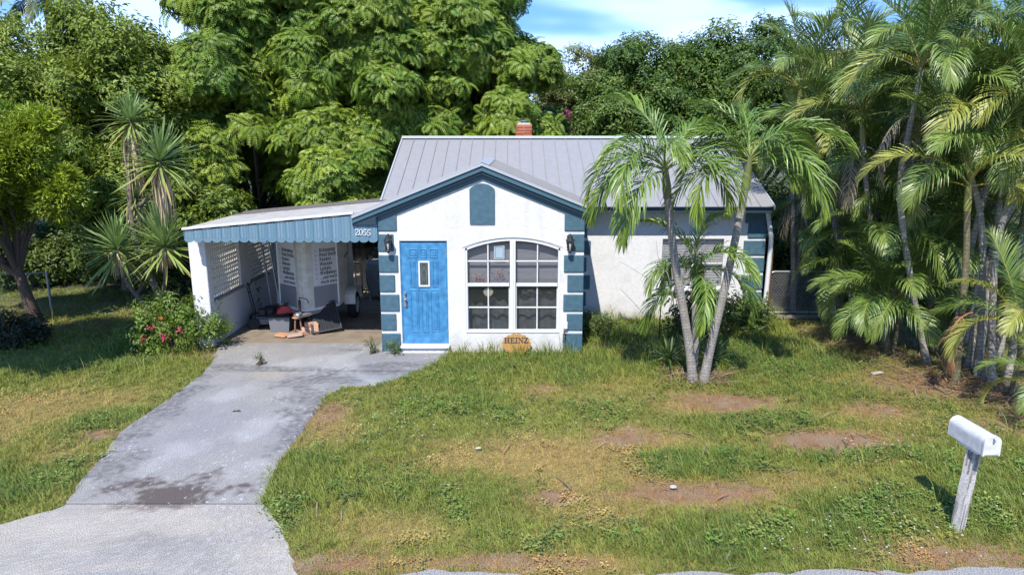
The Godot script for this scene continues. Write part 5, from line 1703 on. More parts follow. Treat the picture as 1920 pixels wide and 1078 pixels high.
# o: lobes, count, mesh, tints, size, bark, limbs
func build_tree(called: String, label: String, at: Vector3, centre: Vector3, radii: Vector3, o: Dictionary) -> Node3D:
	var t := thing(called, label, o.get("cat", "tree"), at, 0.0, o.get("group", ""))
	var r := RandomNumberGenerator.new()
	r.seed = hash(label) % 100000
	var lobes := []
	var n: int = o.get("lobes", 26)
	var avg := (radii.x + radii.y + radii.z) / 3.0
	for i in n:
		var d := dir_about(r)
		if d.y < -0.55 and not o.has("deep"): d.y = -d.y * 0.5
		if d.y < -0.8: d.y = -d.y
		var c := centre + d * radii * (0.92 * pow(r.randf_range(o.get("inner", 0.12), 1.0), 0.5))
		lobes.append([c, avg * r.randf_range(0.22, 0.40) * o.get("lump", 1.0), r.randf()])
	var trunk_r: float = o.get("trunk", 0.16)
	var fork: Vector3 = Vector3(centre.x * 0.35, maxf(centre.y - radii.y * 0.75, 0.6), centre.z * 0.35)
	var g := Geo.new()
	var bark: Color = o.get("bark_color", Color(0.13, 0.105, 0.08))
	g.col = bark
	g.tube([Vector3(0, -0.1, 0), Vector3(0, 0.15, 0), fork * 0.5 + Vector3(r.randfn() * 0.1, 0, r.randfn() * 0.1), fork], [trunk_r * 1.5, trunk_r * 1.15, trunk_r * 0.95, trunk_r * 0.8], 9)
	put("trunk", g, M.bark, t)
	g = Geo.new()
	for i in mini(n, o.get("limbs", 14)):
		g.col = bark * r.randf_range(0.8, 1.3)
		var e: Vector3 = lobes[i][0]
		var m := fork.lerp(e, 0.5) + Vector3(r.randfn() * 0.25, -0.15 * e.distance_to(fork), r.randfn() * 0.25)
		g.tube([fork - Vector3(0, 0.2, 0), fork.lerp(m, 0.5), m, m.lerp(e, 0.6), e], [trunk_r * 0.6, trunk_r * 0.45, trunk_r * 0.3, trunk_r * 0.2, 0.012], 6, false)
	put("limbs", g, M.bark, t)
	var weights := 0.0
	for l in lobes: weights += l[1] * l[1]
	var kinds: Array = o.mesh
	var places := []
	var cols := []
	for m in kinds:
		places.append([]); cols.append(PackedColorArray())
	var tints: Array = o.tints
	var count: int = o.count
	for l in lobes:
		var k := int(count * l[1] * l[1] / weights)
		for i in k:
			var d := dir_about(r)
			if d.y < 0.0 and r.randf() < 0.45: d.y = -d.y
			var p: Vector3 = l[0] + d * Vector3(1, o.get("squash", 0.8), 1) * l[1] * pow(r.randf(), 0.38)
			if p.y < o.get("floor", 0.15) - at.y: continue
			var y: Vector3 = (d * o.get("out", 0.8) + Vector3.UP * o.get("up", 0.5) + dir_about(r) * o.get("wild", 0.45)).normalized()
			var x := y.cross(dir_about(r)).normalized()
			var s: float = r.randf_range(0.7, 1.25) * o.get("size", 1.0)
			var which := r.randi() % kinds.size()
			places[which].append(Transform3D(Basis(x, y, x.cross(y)) * s, p))
			var mix_ := clampf(l[2] * 0.55 + r.randf() * 0.55, 0.0, 1.0)
			cols[which].append((tints[0] as Color).lerp(tints[1], mix_) * r.randf_range(0.85, 1.15))
	for m in kinds.size():
		many("crown", kinds[m], o.get("leaf", M.leaf), places[m], cols[m], t)
	return t

# one palm frond in its own axes: it leaves the origin along +x at `rise`, then bends over
func frond(o: Dictionary) -> ArrayMesh:
	var r := RandomNumberGenerator.new()
	r.seed = o.seed
	var g := Geo.new()
	var n := 26
	var L: float = o.length
	var e: float = deg_to_rad(o.rise)
	var bend: float = deg_to_rad(o.bend)
	var pts := [Vector3.ZERO]
	var tans := []
	for i in n:
		var s := (i + 0.5) / n
		var a: float = e - bend * pow(s, o.get("late", 1.25))
		tans.append(Vector3(cos(a), sin(a), 0.06 * sin(s * 3.0 + o.seed)).normalized())
		pts.append(pts[i] + tans[i] * L / n)
	tans.append(tans[n - 1])
	var radii := []
	for i in n + 1: radii.append(lerpf(o.get("thick", 0.018), 0.003, float(i) / n))
	g.col = o.stem
	g.tube(pts, radii, 5, false)
	var bare: float = o.get("petiole", 0.16)
	var pairs: int = o.pairs
	var ll: float = o.leaflet
	for j in pairs:
		var s := bare + (1.0 - bare) * (j + 0.5) / pairs
		var f := s * n
		var i := mini(int(f), n - 1)
		var p: Vector3 = pts[i].lerp(pts[i + 1], f - i)
		var t: Vector3 = tans[i]
		var up := Vector3(0, 0, 1).cross(t).normalized()
		if o.rise < 95 and up.y < -0.2 and false: up = -up
		var u := (s - bare) / (1.0 - bare)
		var size := ll * pow(sin(PI * clampf(0.16 + 0.80 * u, 0.0, 1.0)), 0.65) * r.randf_range(0.88, 1.08)
		for q in [-1.0, 1.0]:
			var vee: float = deg_to_rad(o.get("vee", 30.0) + r.randf_range(-12, 12) * o.get("mess", 1.0))
			var sweep: float = deg_to_rad(lerpf(o.get("sweep0", 62.0), o.get("sweep1", 22.0), u) + r.randf_range(-5, 5))
			var sd := (Vector3(0, 0, q) * cos(vee) + up * sin(vee))
			var d := (t * cos(sweep) + sd * sin(sweep)).normalized()
			var w: float = o.get("width", 0.026) * (0.75 + 0.5 * sin(PI * u)) * 0.5
			var droop: float = o.get("droop", 0.5) * r.randf_range(0.7, 1.3)
			var wd := t.cross(d).cross(d).normalized() * w
			var k := r.randf_range(0.65, 1.3)
			g.col = (o.green as Color).lerp(o.tip, clampf(u * 0.7 + r.randf_range(-0.25, 0.25), 0.0, 1.0)) * k
			var a0 := p
			var a1 := a0 + d * size * 0.35
			var d2 := (d + Vector3(0, -droop * 0.55, 0)).normalized()
			var a2 := a1 + d2 * size * 0.35
			var d3 := (d2 + Vector3(0, -droop * 1.1, 0)).normalized()
			var a3 := a2 + d3 * size * 0.32
			g.quad(a0 - wd * 0.6, a0 + wd * 0.6, a1 + wd, a1 - wd)
			g.quad(a1 - wd, a1 + wd, a2 + wd * 0.75, a2 - wd * 0.75)
			g.tri(a2 - wd * 0.75, a2 + wd * 0.75, a3)
	return g.mesh()

func ringed_trunk(pts: Array, r0: float, r1: float, pale: Color, dark: Color, ring: float, seed_: int) -> Geo:
	var g := Geo.new()
	var r := RandomNumberGenerator.new()
	r.seed = seed_
	var c := Curve3D.new()
	for i in pts.size():
		var t: Vector3 = (pts[mini(i + 1, pts.size() - 1)] - pts[maxi(i - 1, 0)]) * 0.2
		c.add_point(pts[i], -t, t)
	var L := c.get_baked_length()
	var n := int(L / ring)
	var prev := c.sample_baked(0)
	for i in n:
		var s0 := float(i) / n
		var s1 := (i + 1.0) / n
		var a := c.sample_baked(s0 * L)
		var b := c.sample_baked(s1 * L)
		var ra := lerpf(r0, r1, pow(s0, 0.7)) * (1.0 + (0.35 * (1.0 - s0 * 12.0) if s0 < 0.083 else 0.0))
		var rb := lerpf(r0, r1, pow(s1, 0.7)) * (1.0 + (0.35 * (1.0 - s1 * 12.0) if s1 < 0.083 else 0.0))
		g.col = pale.lerp(dark, r.randf() * 0.55)
		g.tube([a, a.lerp(b, 0.82)], [ra * 1.02, rb], 10, false)
		g.col = dark
		g.tube([a.lerp(b, 0.82), b], [rb * 0.985, rb * 1.015], 10, false)
	return g

func build_palm(called: String, label: String, group: String, at: Vector3, pts: Array, r0: float, r1: float, trunk_c: Array, shaft_len: float, shaft_c: Color, fronds: Array, count: int, o: Dictionary) -> Node3D:
	var t := thing(called, label, "palm tree", at, 0.0, group)
	var r := RandomNumberGenerator.new()
	r.seed = hash(label) % 100000
	put("trunk", ringed_trunk(pts, r0, r1, trunk_c[0], trunk_c[1], o.get("ring", 0.07), r.seed), M.bark, t)
	var top: Vector3 = pts[pts.size() - 1]
	var up: Vector3 = (top - pts[pts.size() - 2]).normalized().lerp(Vector3.UP, o.get("straighten", 0.4)).normalized()
	var g := Geo.new()
	g.col = shaft_c
	g.tube([top - up * 0.02, top + up * shaft_len * 0.3, top + up * shaft_len * 0.8, top + up * shaft_len * 1.1], [r1 * 1.12, r1 * 1.25, r1 * 0.85, r1 * 0.4], 10)
	put("crownshaft", g, M.gloss_leaf, t)
	var crown := top + up * shaft_len
	var yaw0: float = o.get("yaw", r.randf() * TAU)
	for i in count:
		var s := (i + 0.5) / count
		var yaw := yaw0 + i * 2.4 + r.randf_range(-0.25, 0.25)
		if o.has("yaws"): yaw = o.yaws[i]
		# the youngest stand up, the oldest hang
		var k := clampi(int(s * fronds.size()), 0, fronds.size() - 1)
		if o.has("kinds"): k = o.kinds[i]
		var sc: float = o.get("scale", 1.0) * r.randf_range(0.88, 1.1)
		var b := Basis(Vector3.UP, yaw) * Basis(Vector3.RIGHT, r.randf_range(-0.35, 0.35)) * Basis(Vector3.BACK, r.randf_range(-0.12, 0.12))
		put("frond", fronds[k], M.gloss_leaf if o.get("gloss", true) else M.leaf, t, Transform3D(b * sc, crown - up * shaft_len * 0.25 * s))
	return t

func yucca_head(n: int, length: float, low: float, seed_: int) -> ArrayMesh:
	var r := RandomNumberGenerator.new()
	r.seed = seed_
	var g := Geo.new()
	for i in n:
		var s := (i + r.randf()) / n
		var e := lerpf(1.45, low, pow(s, 0.85)) + r.randf_range(-0.12, 0.12)
		var a := i * 2.399 + r.randf_range(-0.2, 0.2)
		var d := Vector3(cos(a) * cos(e), sin(e), sin(a) * cos(e))
		var side := Vector3(-sin(a), 0, cos(a)) * 0.019
		var up := d.cross(side).normalized()
		if up.y < 0: up = -up
		var L := length * r.randf_range(0.75, 1.1) * lerpf(0.8, 1.0, s)
		var k := r.randf_range(0.8, 1.2)
		g.col = Color(0.190 * k, 0.275 * k, 0.085 * k) if s < 0.6 else Color(0.235 * k, 0.300 * k, 0.075 * k)
		if s > 0.95: g.col = Color(0.32 * k, 0.28 * k, 0.08 * k)
		var p0 := Vector3(0, -s * 0.18, 0)
		var p1 := p0 + d * L * 0.5
		var p2 := p0 + d * L * 0.8 - Vector3(0, 0.035 * L, 0)
		var p3 := p0 + d * L - Vector3(0, 0.13 * L * (1.0 - absf(d.y)), 0)
		var dip := -up * 0.006
		for q in [-1.0, 1.0]:
			var w: Vector3 = side * q
			g.quad(p0 + dip, p0 + w * 0.8, p1 + w, p1 + dip)
			g.quad(p1 + dip, p1 + w, p2 + w * 0.8, p2 + dip)
			g.tri(p2 + dip, p2 + w * 0.8, p3)
	return g.mesh()

func dead_skirt(n: int, length: float, seed_: int) -> ArrayMesh:
	var r := RandomNumberGenerator.new()
	r.seed = seed_
	var g := Geo.new()
	for i in n:
		var a := r.randf() * TAU
		var d := Vector3(cos(a), 0, sin(a))
		var side := Vector3(-sin(a), 0, cos(a)) * 0.021
		var k := r.randf_range(0.7, 1.25)
		g.col = Color(0.56 * k, 0.45 * k, 0.28 * k)
		var p0 := d * 0.03 + Vector3(0, -r.randf() * 0.3, 0)
		var p1 := p0 + d * r.randf_range(0.05, 0.14) + Vector3(0, -length * 0.2, 0)
		var p2 := p1 + d * r.randf_range(-0.03, 0.05) + Vector3(0, -length * r.randf_range(0.4, 0.8), 0)
		g.quad(p0 - side, p0 + side, p1 + side, p1 - side)
		g.tri(p1 - side, p1 + side, p2)
	return g.mesh()

func build_yucca() -> void:
	var t := thing("yucca", "tall branching yucca with spiky leaf heads and brown skirts left of the carport", "yucca", Vector3(-7.85, 0, -14.9))
	var heads := [[Vector3(-0.26, 4.72, 0.0), 1.05, 1.2], [Vector3(0.36, 3.88, 0.15), 1.25, 1.3], [Vector3(-0.45, 3.05, -0.2), 0.8, 0.6], [Vector3(-0.72, 2.02, 0.25), 1.3, 0.5], [Vector3(0.32, 2.10, 0.3), 1.38, 0.4], [Vector3(-0.15, 2.35, -0.35), 1.2, 0.6], [Vector3(0.15, 0.72, 0.2), 0.7, 0.0], [Vector3(-0.25, 1.3, -0.3), 0.7, 0.2]]
	var g := Geo.new()
	var r := RandomNumberGenerator.new()
	r.seed = 4
	var stems := [[Vector3(0.1, 0, 0), Vector3(-0.05, 0.8, 0), Vector3(-0.38, 1.9, 0.05), Vector3(-0.45, 2.9, 0.02), Vector3(-0.26, 4.68, 0.0)],
		[Vector3(-0.45, 2.75, 0.02), Vector3(0.0, 3.0, 0.1), Vector3(0.3, 3.4, 0.13), Vector3(0.36, 3.85, 0.15)],
		[Vector3(-0.42, 2.5, 0.0), Vector3(-0.45, 3.0, -0.2)],
		[Vector3(0.02, 0.25, 0.05), Vector3(-0.4, 0.75, 0.15), Vector3(-0.7, 1.4, 0.22), Vector3(-0.72, 2.0, 0.25)],
		[Vector3(-0.02, 0.7, 0.02), Vector3(0.22, 1.2, 0.2), Vector3(0.32, 2.05, 0.3)],
		[Vector3(-0.25, 1.5, 0.0), Vector3(-0.15, 2.3, -0.35)], [Vector3(0.1, 0.1, 0), Vector3(0.15, 0.7, 0.2)], [Vector3(-0.1, 0.9, 0), Vector3(-0.25, 1.28, -0.3)]]
	for i in stems.size():
		put("trunk", ringed_trunk(stems[i], 0.085 if i == 0 else 0.05, 0.05 if i == 0 else 0.038, Color(0.30, 0.26, 0.21), Color(0.15, 0.125, 0.10), 0.05, i), M.bark, t)
	var hm := [yucca_head(120, 0.80, -0.75, 1), yucca_head(125, 0.85, -0.55, 2), yucca_head(110, 0.75, -0.9, 3)]
	var sk := [dead_skirt(80, 0.95, 1), dead_skirt(70, 0.8, 2)]
	for i in heads.size():
		var b := Basis(Vector3.UP, i * 1.3) * Basis(Vector3.RIGHT, 0.18 * sin(i * 2.0))
		put("leaf_head", hm[i % 3], M.gloss_leaf, t, Transform3D(b * heads[i][1], heads[i][0]))
		if heads[i][2] > 0.2: put("dead_skirt", sk[i % 2], M.leaf, t, Transform3D(Basis(Vector3.UP, i * 2.0).scaled(Vector3(1.25, heads[i][2] * 1.3, 1.25)), heads[i][0] + Vector3(0, -0.1, 0)))

func build_bush(called: String, label: String, cat: String, at: Vector3, radii: Vector3, count: int, mesh_: Array, tints: Array, stems := 7, flowers := {}) -> Node3D:
	var t := thing(called, label, cat, at)
	var r := RandomNumberGenerator.new()
	r.seed = hash(label) % 99991
	var g := Geo.new()
	var places := []
	var cols := PackedColorArray()
	var lobes := []
	for i in stems * 2:
		var d := dir_about(r)
		d.y = absf(d.y) * 0.9 + 0.1
		var e := Vector3(d.x * radii.x, 0.1 + d.y * radii.y, d.z * radii.z) * r.randf_range(0.5, 0.95)
		lobes.append(e)
		if i < stems:
			g.col = Color(0.12, 0.09, 0.06) * r.randf_range(0.8, 1.3)
			g.tube([Vector3(r.randfn() * 0.05, -0.05, r.randfn() * 0.05), e * 0.5 + Vector3(0, 0.1 * radii.y, 0), e], [0.02, 0.012, 0.004], 5, false)
	put("stems", g, M.bark, t)
	var rad := (radii.x + radii.y + radii.z) / 3.0 * 0.34
	var lsc := clampf((radii.x + radii.y) * 1.1, 0.3, 1.0)
	for i in count:
		var l: Vector3 = lobes[r.randi() % lobes.size()]
		var d := dir_about(r)
		var p := l + d * rad * pow(r.randf(), 0.4)
		if p.y < 0.03: p.y = 0.03 + r.randf() * 0.1
		var y := (d * 0.7 + Vector3.UP * 0.5 + dir_about(r) * 0.5).normalized()
		var x := y.cross(dir_about(r)).normalized()
		places.append(Transform3D(Basis(x, y, x.cross(y)) * (r.randf_range(0.7, 1.25) * lsc), p))
		cols.append((tints[0] as Color).lerp(tints[1], r.randf()) * r.randf_range(0.85, 1.15))
	var half := places.size() / mesh_.size()
	for m in mesh_.size():
		many("foliage", mesh_[m], M.leaf, places.slice(m * half, (m + 1) * half), cols.slice(m * half, (m + 1) * half), t)
	for f in flowers.get("at", []):
		g = Geo.new()
		for i in 16:
			var k := r.randf_range(0.8, 1.2)
			g.col = f[1] * k
			var d := dir_about(r)
			g.leaf(dir_about(r) * f[2] * r.randf(), d, dir_about(r), 0.055, 0.045, 0.2)
		put("flower_cluster", g, M.petal, t, Transform3D(Basis(), f[0]))
	return t

func build_plants() -> void:
	var lf := [twig(22, 0.42, 0.13, 0.50, 1), twig(22, 0.38, 0.12, 0.46, 2), twig(18, 0.46, 0.14, 0.52, 3)]
	var small := [twig(24, 0.26, 0.07, 0.55, 4), twig(24, 0.24, 0.06, 0.6, 5)]
	var sprays := [spray(9, 0.62, 9, 0.17, 1), spray(8, 0.56, 9, 0.16, 2), spray(10, 0.66, 10, 0.165, 3)]
	var plumes := [plume(46, 0.34, 1), plume(46, 0.30, 2)]
	var feather := [Color(0.085, 0.180, 0.018), Color(0.265, 0.345, 0.034)]
	var broad := [Color(0.070, 0.135, 0.020), Color(0.160, 0.225, 0.036)]
	var dark := [Color(0.052, 0.120, 0.018), Color(0.140, 0.220, 0.030)]
	var behind := "trees behind the house"
	# feathery trees over the carport
	var fe := {"mesh": sprays, "tints": feather, "count": 5200, "lobes": 120, "lump": 0.55, "deep": 1, "size": 0.74, "out": 0.6, "up": 0.6, "wild": 0.55, "squash": 0.8, "trunk": 0.17, "limbs": 20, "group": "feathery leaved trees behind the carport"}
	build_tree("feathery_tree", "feathery leaved tree towering directly behind the house roof, its crown ending beside the sky gap", Vector3(-1.9, 0, -23.0), Vector3(0.3, 5.2, 0.2), Vector3(3.2, 4.5, 2.6), fe)
	build_tree("feathery_tree", "tallest feathery leaved tree behind the carport, cut off by the top of the picture", Vector3(-4.9, 0, -22.2), Vector3(-0.3, 5.4, 0.3), Vector3(3.5, 5.0, 2.6), fe)
	build_tree("feathery_tree", "feathery leaved tree at the left end of its row, above the yucca", Vector3(-8.2, 0, -22.0), Vector3(0.3, 5.0, 0.4), Vector3(3.0, 4.4, 2.5), fe)
	var lo := fe.duplicate()
	lo.count = 560; lo.lobes = 16; lo.lump = 0.9; lo.trunk = 0.08; lo.limbs = 10
	build_tree("feathery_tree", "low feathery leaved sapling hanging over the back edge of the carport roof", Vector3(-4.9, 0, -18.7), Vector3(-0.1, 2.9, 0.1), Vector3(1.2, 0.8, 0.8), lo)
	build_tree("feathery_tree", "low feathery leaved branches just left of the grey roof's rake", Vector3(-3.9, 0, -20.6), Vector3(0.1, 4.0, 0.2), Vector3(1.3, 1.2, 1.0), lo)
	# broadleaf trees on the left
	var be := {"mesh": lf, "tints": [Color(0.095, 0.165, 0.016), Color(0.265, 0.330, 0.036)], "count": 3700, "lobes": 80, "lump": 0.58, "trunk": 0.16, "limbs": 18, "group": "broadleaf trees on the left", "bark_color": Color(0.22, 0.20, 0.17)}
	build_tree("broadleaf_tree", "loose yellow-green broadleaf tree behind the yucca with sky showing through", Vector3(-11.2, 0, -19.5), Vector3(0.0, 4.6, 0.0), Vector3(2.7, 3.6, 2.3), be)
	build_tree("broadleaf_tree", "big loose broadleaf tree filling the upper left corner", Vector3(-15.4, 0, -20.5), Vector3(0.2, 4.5, 0.0), Vector3(3.0, 3.4, 2.4), be)
	var bl := be.duplicate()
	bl.count = 1700; bl.lobes = 18; bl.trunk = 0.07
	build_tree("broadleaf_tree", "low leafy broadleaf tree just left of the carport roof, behind the yucca heads", Vector3(-8.3, 0, -18.3), Vector3(0.1, 1.9, 0.0), Vector3(1.3, 1.6, 1.1), bl)
	build_tree("broadleaf_tree", "low leafy broadleaf tree between yucca and cedar", Vector3(-10.2, 0, -18.2), Vector3(0.0, 1.9, 0.0), Vector3(1.3, 1.7, 1.1), bl)
	# right of the sky gap
	var de := {"mesh": lf, "tints": dark, "count": 5200, "lobes": 80, "lump": 0.62, "trunk": 0.2, "limbs": 18, "size": 0.95, "group": behind}
	build_tree("dark_tree", "dense dark green tree behind the middle of the roof, right of the sky gap", Vector3(4.6, 0, -25.5), Vector3(0, 4.6, 0), Vector3(3.0, 3.7, 2.4), de)
	build_tree("dark_tree", "dense dark green tree behind the right end of the roof with upright leafy shoots", Vector3(8.6, 0, -25.0), Vector3(0, 4.8, 0), Vector3(3.0, 3.7, 2.4), de)
	build_tree("dark_tree", "dark tree behind the tops of the right-hand palms", Vector3(13.5, 0, -23.0), Vector3(0, 4.9, 0), Vector3(3.4, 3.8, 2.6), de)
	var th := {"mesh": small, "tints": [Color(0.13, 0.165, 0.040), Color(0.235, 0.250, 0.080)], "count": 2900, "lobes": 44, "lump": 0.75, "trunk": 0.12, "size": 1.35, "bark_color": Color(0.28, 0.22, 0.17), "group": behind}
	var vine := build_tree("thin_tree", "thin pale olive tree with two pink flower clusters beside the sky gap", Vector3(2.6, 0, -26.8), Vector3(0.3, 5.0, 0), Vector3(2.2, 3.1, 1.5), th)
	for f in [[Vector3(-0.6, 5.15, 1.6), 0.22], [Vector3(-0.25, 4.65, 1.7), 0.2]]:
		var g := Geo.new()
		var r := RandomNumberGenerator.new()
		r.seed = 17
		for i in 34:
			var k := r.randf_range(0.7, 1.2)
			g.col = Color(0.50 * k, 0.06 * k, 0.30 * k)
			g.leaf(dir_about(r) * f[1] * r.randf(), dir_about(r), dir_about(r), 0.10, 0.08, 0.2)
		put("flower_cluster", g, M.petal, vine, Transform3D(Basis(), f[0]))
	var me := de.duplicate()
	me.count = 2000; me.lobes = 22; me.tints = broad
	build_tree("broadleaf_tree", "rounded mid green tree just behind the brick chimney", Vector3(1.2, 0, -24.5), Vector3(0, 3.4, 0), Vector3(1.9, 1.9, 1.5), me)
	# far rows, so that no horizon shows between the trunks
	var far := {"mesh": lf, "tints": [Color(0.06, 0.11, 0.02), Color(0.13, 0.18, 0.035)], "count": 1800, "lobes": 26, "size": 1.5, "trunk": 0.18, "limbs": 12, "group": "far trees closing the view"}
	var fx := [-25.0, -20.0, -14.5, -9.0, -4.5, 0.3, 8.0, 14.5, 20.0]
	var fs := ["far tree at the left edge beyond the fence", "far tree behind the upper left corner foliage", "far tree behind the loose broadleaf trees", "far tree behind the left end of the feathery row", "far tree behind the tallest feathery tree", "far low tree filling the foot of the sky gap", "far tree behind the dark trees", "far tree beyond the palm clump", "far tree at the right edge beyond the palms"]
	for i in fx.size():
		var hi := 2.6 if i == 5 else 4.2
		build_tree("far_tree", fs[i], Vector3(fx[i], 0, -31.5 + sin(i * 2.0)), Vector3(0, hi, 0), Vector3(3.3, hi * 0.95, 2.2), far)
	# undergrowth
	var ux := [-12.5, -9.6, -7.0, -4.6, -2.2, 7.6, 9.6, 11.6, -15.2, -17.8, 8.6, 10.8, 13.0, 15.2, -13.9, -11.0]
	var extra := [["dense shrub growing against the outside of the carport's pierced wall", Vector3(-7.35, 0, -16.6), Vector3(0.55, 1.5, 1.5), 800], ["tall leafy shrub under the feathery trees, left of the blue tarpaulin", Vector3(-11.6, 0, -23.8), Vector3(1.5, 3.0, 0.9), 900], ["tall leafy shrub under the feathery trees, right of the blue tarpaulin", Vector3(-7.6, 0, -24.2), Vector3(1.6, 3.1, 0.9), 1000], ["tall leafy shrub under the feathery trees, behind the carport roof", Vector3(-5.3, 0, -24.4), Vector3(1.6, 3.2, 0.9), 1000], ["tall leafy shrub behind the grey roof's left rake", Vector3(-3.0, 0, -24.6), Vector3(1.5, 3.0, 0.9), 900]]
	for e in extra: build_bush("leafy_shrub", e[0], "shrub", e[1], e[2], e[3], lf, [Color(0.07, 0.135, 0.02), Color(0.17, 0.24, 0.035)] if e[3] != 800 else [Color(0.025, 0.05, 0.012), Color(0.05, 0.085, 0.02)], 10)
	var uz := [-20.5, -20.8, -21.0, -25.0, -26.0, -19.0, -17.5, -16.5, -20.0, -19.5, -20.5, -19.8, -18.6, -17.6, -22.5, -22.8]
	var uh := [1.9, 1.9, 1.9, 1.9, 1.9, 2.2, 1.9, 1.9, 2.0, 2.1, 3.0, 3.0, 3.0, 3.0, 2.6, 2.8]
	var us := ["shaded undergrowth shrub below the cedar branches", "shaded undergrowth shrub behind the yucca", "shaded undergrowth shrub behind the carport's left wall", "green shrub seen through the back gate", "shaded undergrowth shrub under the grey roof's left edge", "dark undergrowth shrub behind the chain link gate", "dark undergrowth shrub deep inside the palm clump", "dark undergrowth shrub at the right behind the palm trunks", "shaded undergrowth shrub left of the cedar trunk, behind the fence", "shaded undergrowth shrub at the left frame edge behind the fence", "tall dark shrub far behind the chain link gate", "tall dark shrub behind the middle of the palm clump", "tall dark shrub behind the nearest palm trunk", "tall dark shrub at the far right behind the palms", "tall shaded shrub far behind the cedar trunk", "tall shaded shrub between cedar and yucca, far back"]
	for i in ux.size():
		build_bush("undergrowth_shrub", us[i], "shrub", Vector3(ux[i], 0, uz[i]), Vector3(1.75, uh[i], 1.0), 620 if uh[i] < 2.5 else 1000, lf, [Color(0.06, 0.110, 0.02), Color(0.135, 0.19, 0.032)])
	# cedar at the left edge
	var ce := {"mesh": plumes, "tints": [Color(0.135, 0.215, 0.018), Color(0.330, 0.410, 0.030)], "count": 3300, "lobes": 40, "lump": 0.8, "squash": 1.2, "up": 0.35, "out": 0.9, "trunk": 0.13, "limbs": 14, "bark_color": Color(0.17, 0.12, 0.09), "cat": "tree"}
	build_tree("cedar_tree", "yellow-green feathery cedar at the left edge on a twisted dark trunk", Vector3(-11.35, 0, -15.7), Vector3(-0.5, 3.15, 0.25), Vector3(1.7, 2.4, 1.4), ce)
	# tree just outside the frame whose shade falls on the grass
	build_tree("shade_tree", "broadleaf tree beyond the left edge that shades the grass below the cedar", Vector3(-11.2, 0, -10.3), Vector3(0.7, 4.3, -0.2), Vector3(2.1, 1.5, 1.5), {"mesh": lf, "tints": broad, "count": 4200, "lobes": 30, "trunk": 0.14})
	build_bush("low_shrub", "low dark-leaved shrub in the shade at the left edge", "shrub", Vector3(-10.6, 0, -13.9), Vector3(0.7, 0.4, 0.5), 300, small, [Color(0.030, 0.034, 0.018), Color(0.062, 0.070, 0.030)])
	build_coconut()
	build_yucca()
	# bougainvillea by the carport wall
	var bt := [Color(0.085, 0.160, 0.020), Color(0.200, 0.280, 0.036)]
	var pk := Color(0.50, 0.045, 0.10)
	build_bush("bougainvillea", "sprawling bougainvillea with red and pink flowers at the carport's left corner", "shrub", Vector3(-7.0, 0, -13.65), Vector3(1.1, 0.78, 0.55), 300, small, bt, 16, {"at": [[Vector3(0.12, 0.42, 0.68), pk, 0.085], [Vector3(-0.15, 0.60, 0.6), Color(0.48, 0.10, 0.08), 0.08], [Vector3(-0.32, 0.38, 0.66), Color(0.36, 0.03, 0.05), 0.06], [Vector3(0.02, 0.76, 0.5), Color(0.55, 0.25, 0.05), 0.06], [Vector3(0.42, 0.55, 0.62), Color(0.50, 0.13, 0.12), 0.05]]})
	build_palms()
	build_small_plants(small, lf)

func build_coconut() -> void:
	var fr := []
	for i in 4: fr.append(frond({"length": 2.6, "rise": [75.0, 40.0, 10.0, -20.0][i], "bend": [80.0, 100.0, 85.0, 60.0][i], "pairs": 40, "leaflet": 0.55, "width": 0.04, "droop": 0.9, "vee": -5.0, "stem": Color(0.22, 0.24, 0.07), "green": Color(0.075, 0.105, 0.03), "tip": Color(0.13, 0.145, 0.05), "seed": 40 + i, "thick": 0.035}))
	build_palm("coconut_palm", "tall coconut palm rising far behind the trees at the upper left", "", Vector3(-17.9, 0, -27.5), [Vector3(0, 0, 0), Vector3(0.2, 3.5, 0), Vector3(0.3, 7.2, 0), Vector3(0.2, 9.7, 0)], 0.17, 0.12, [Color(0.30, 0.28, 0.25), Color(0.18, 0.16, 0.14)], 0.3, Color(0.2, 0.2, 0.08), fr, 16, {"ring": 0.12})

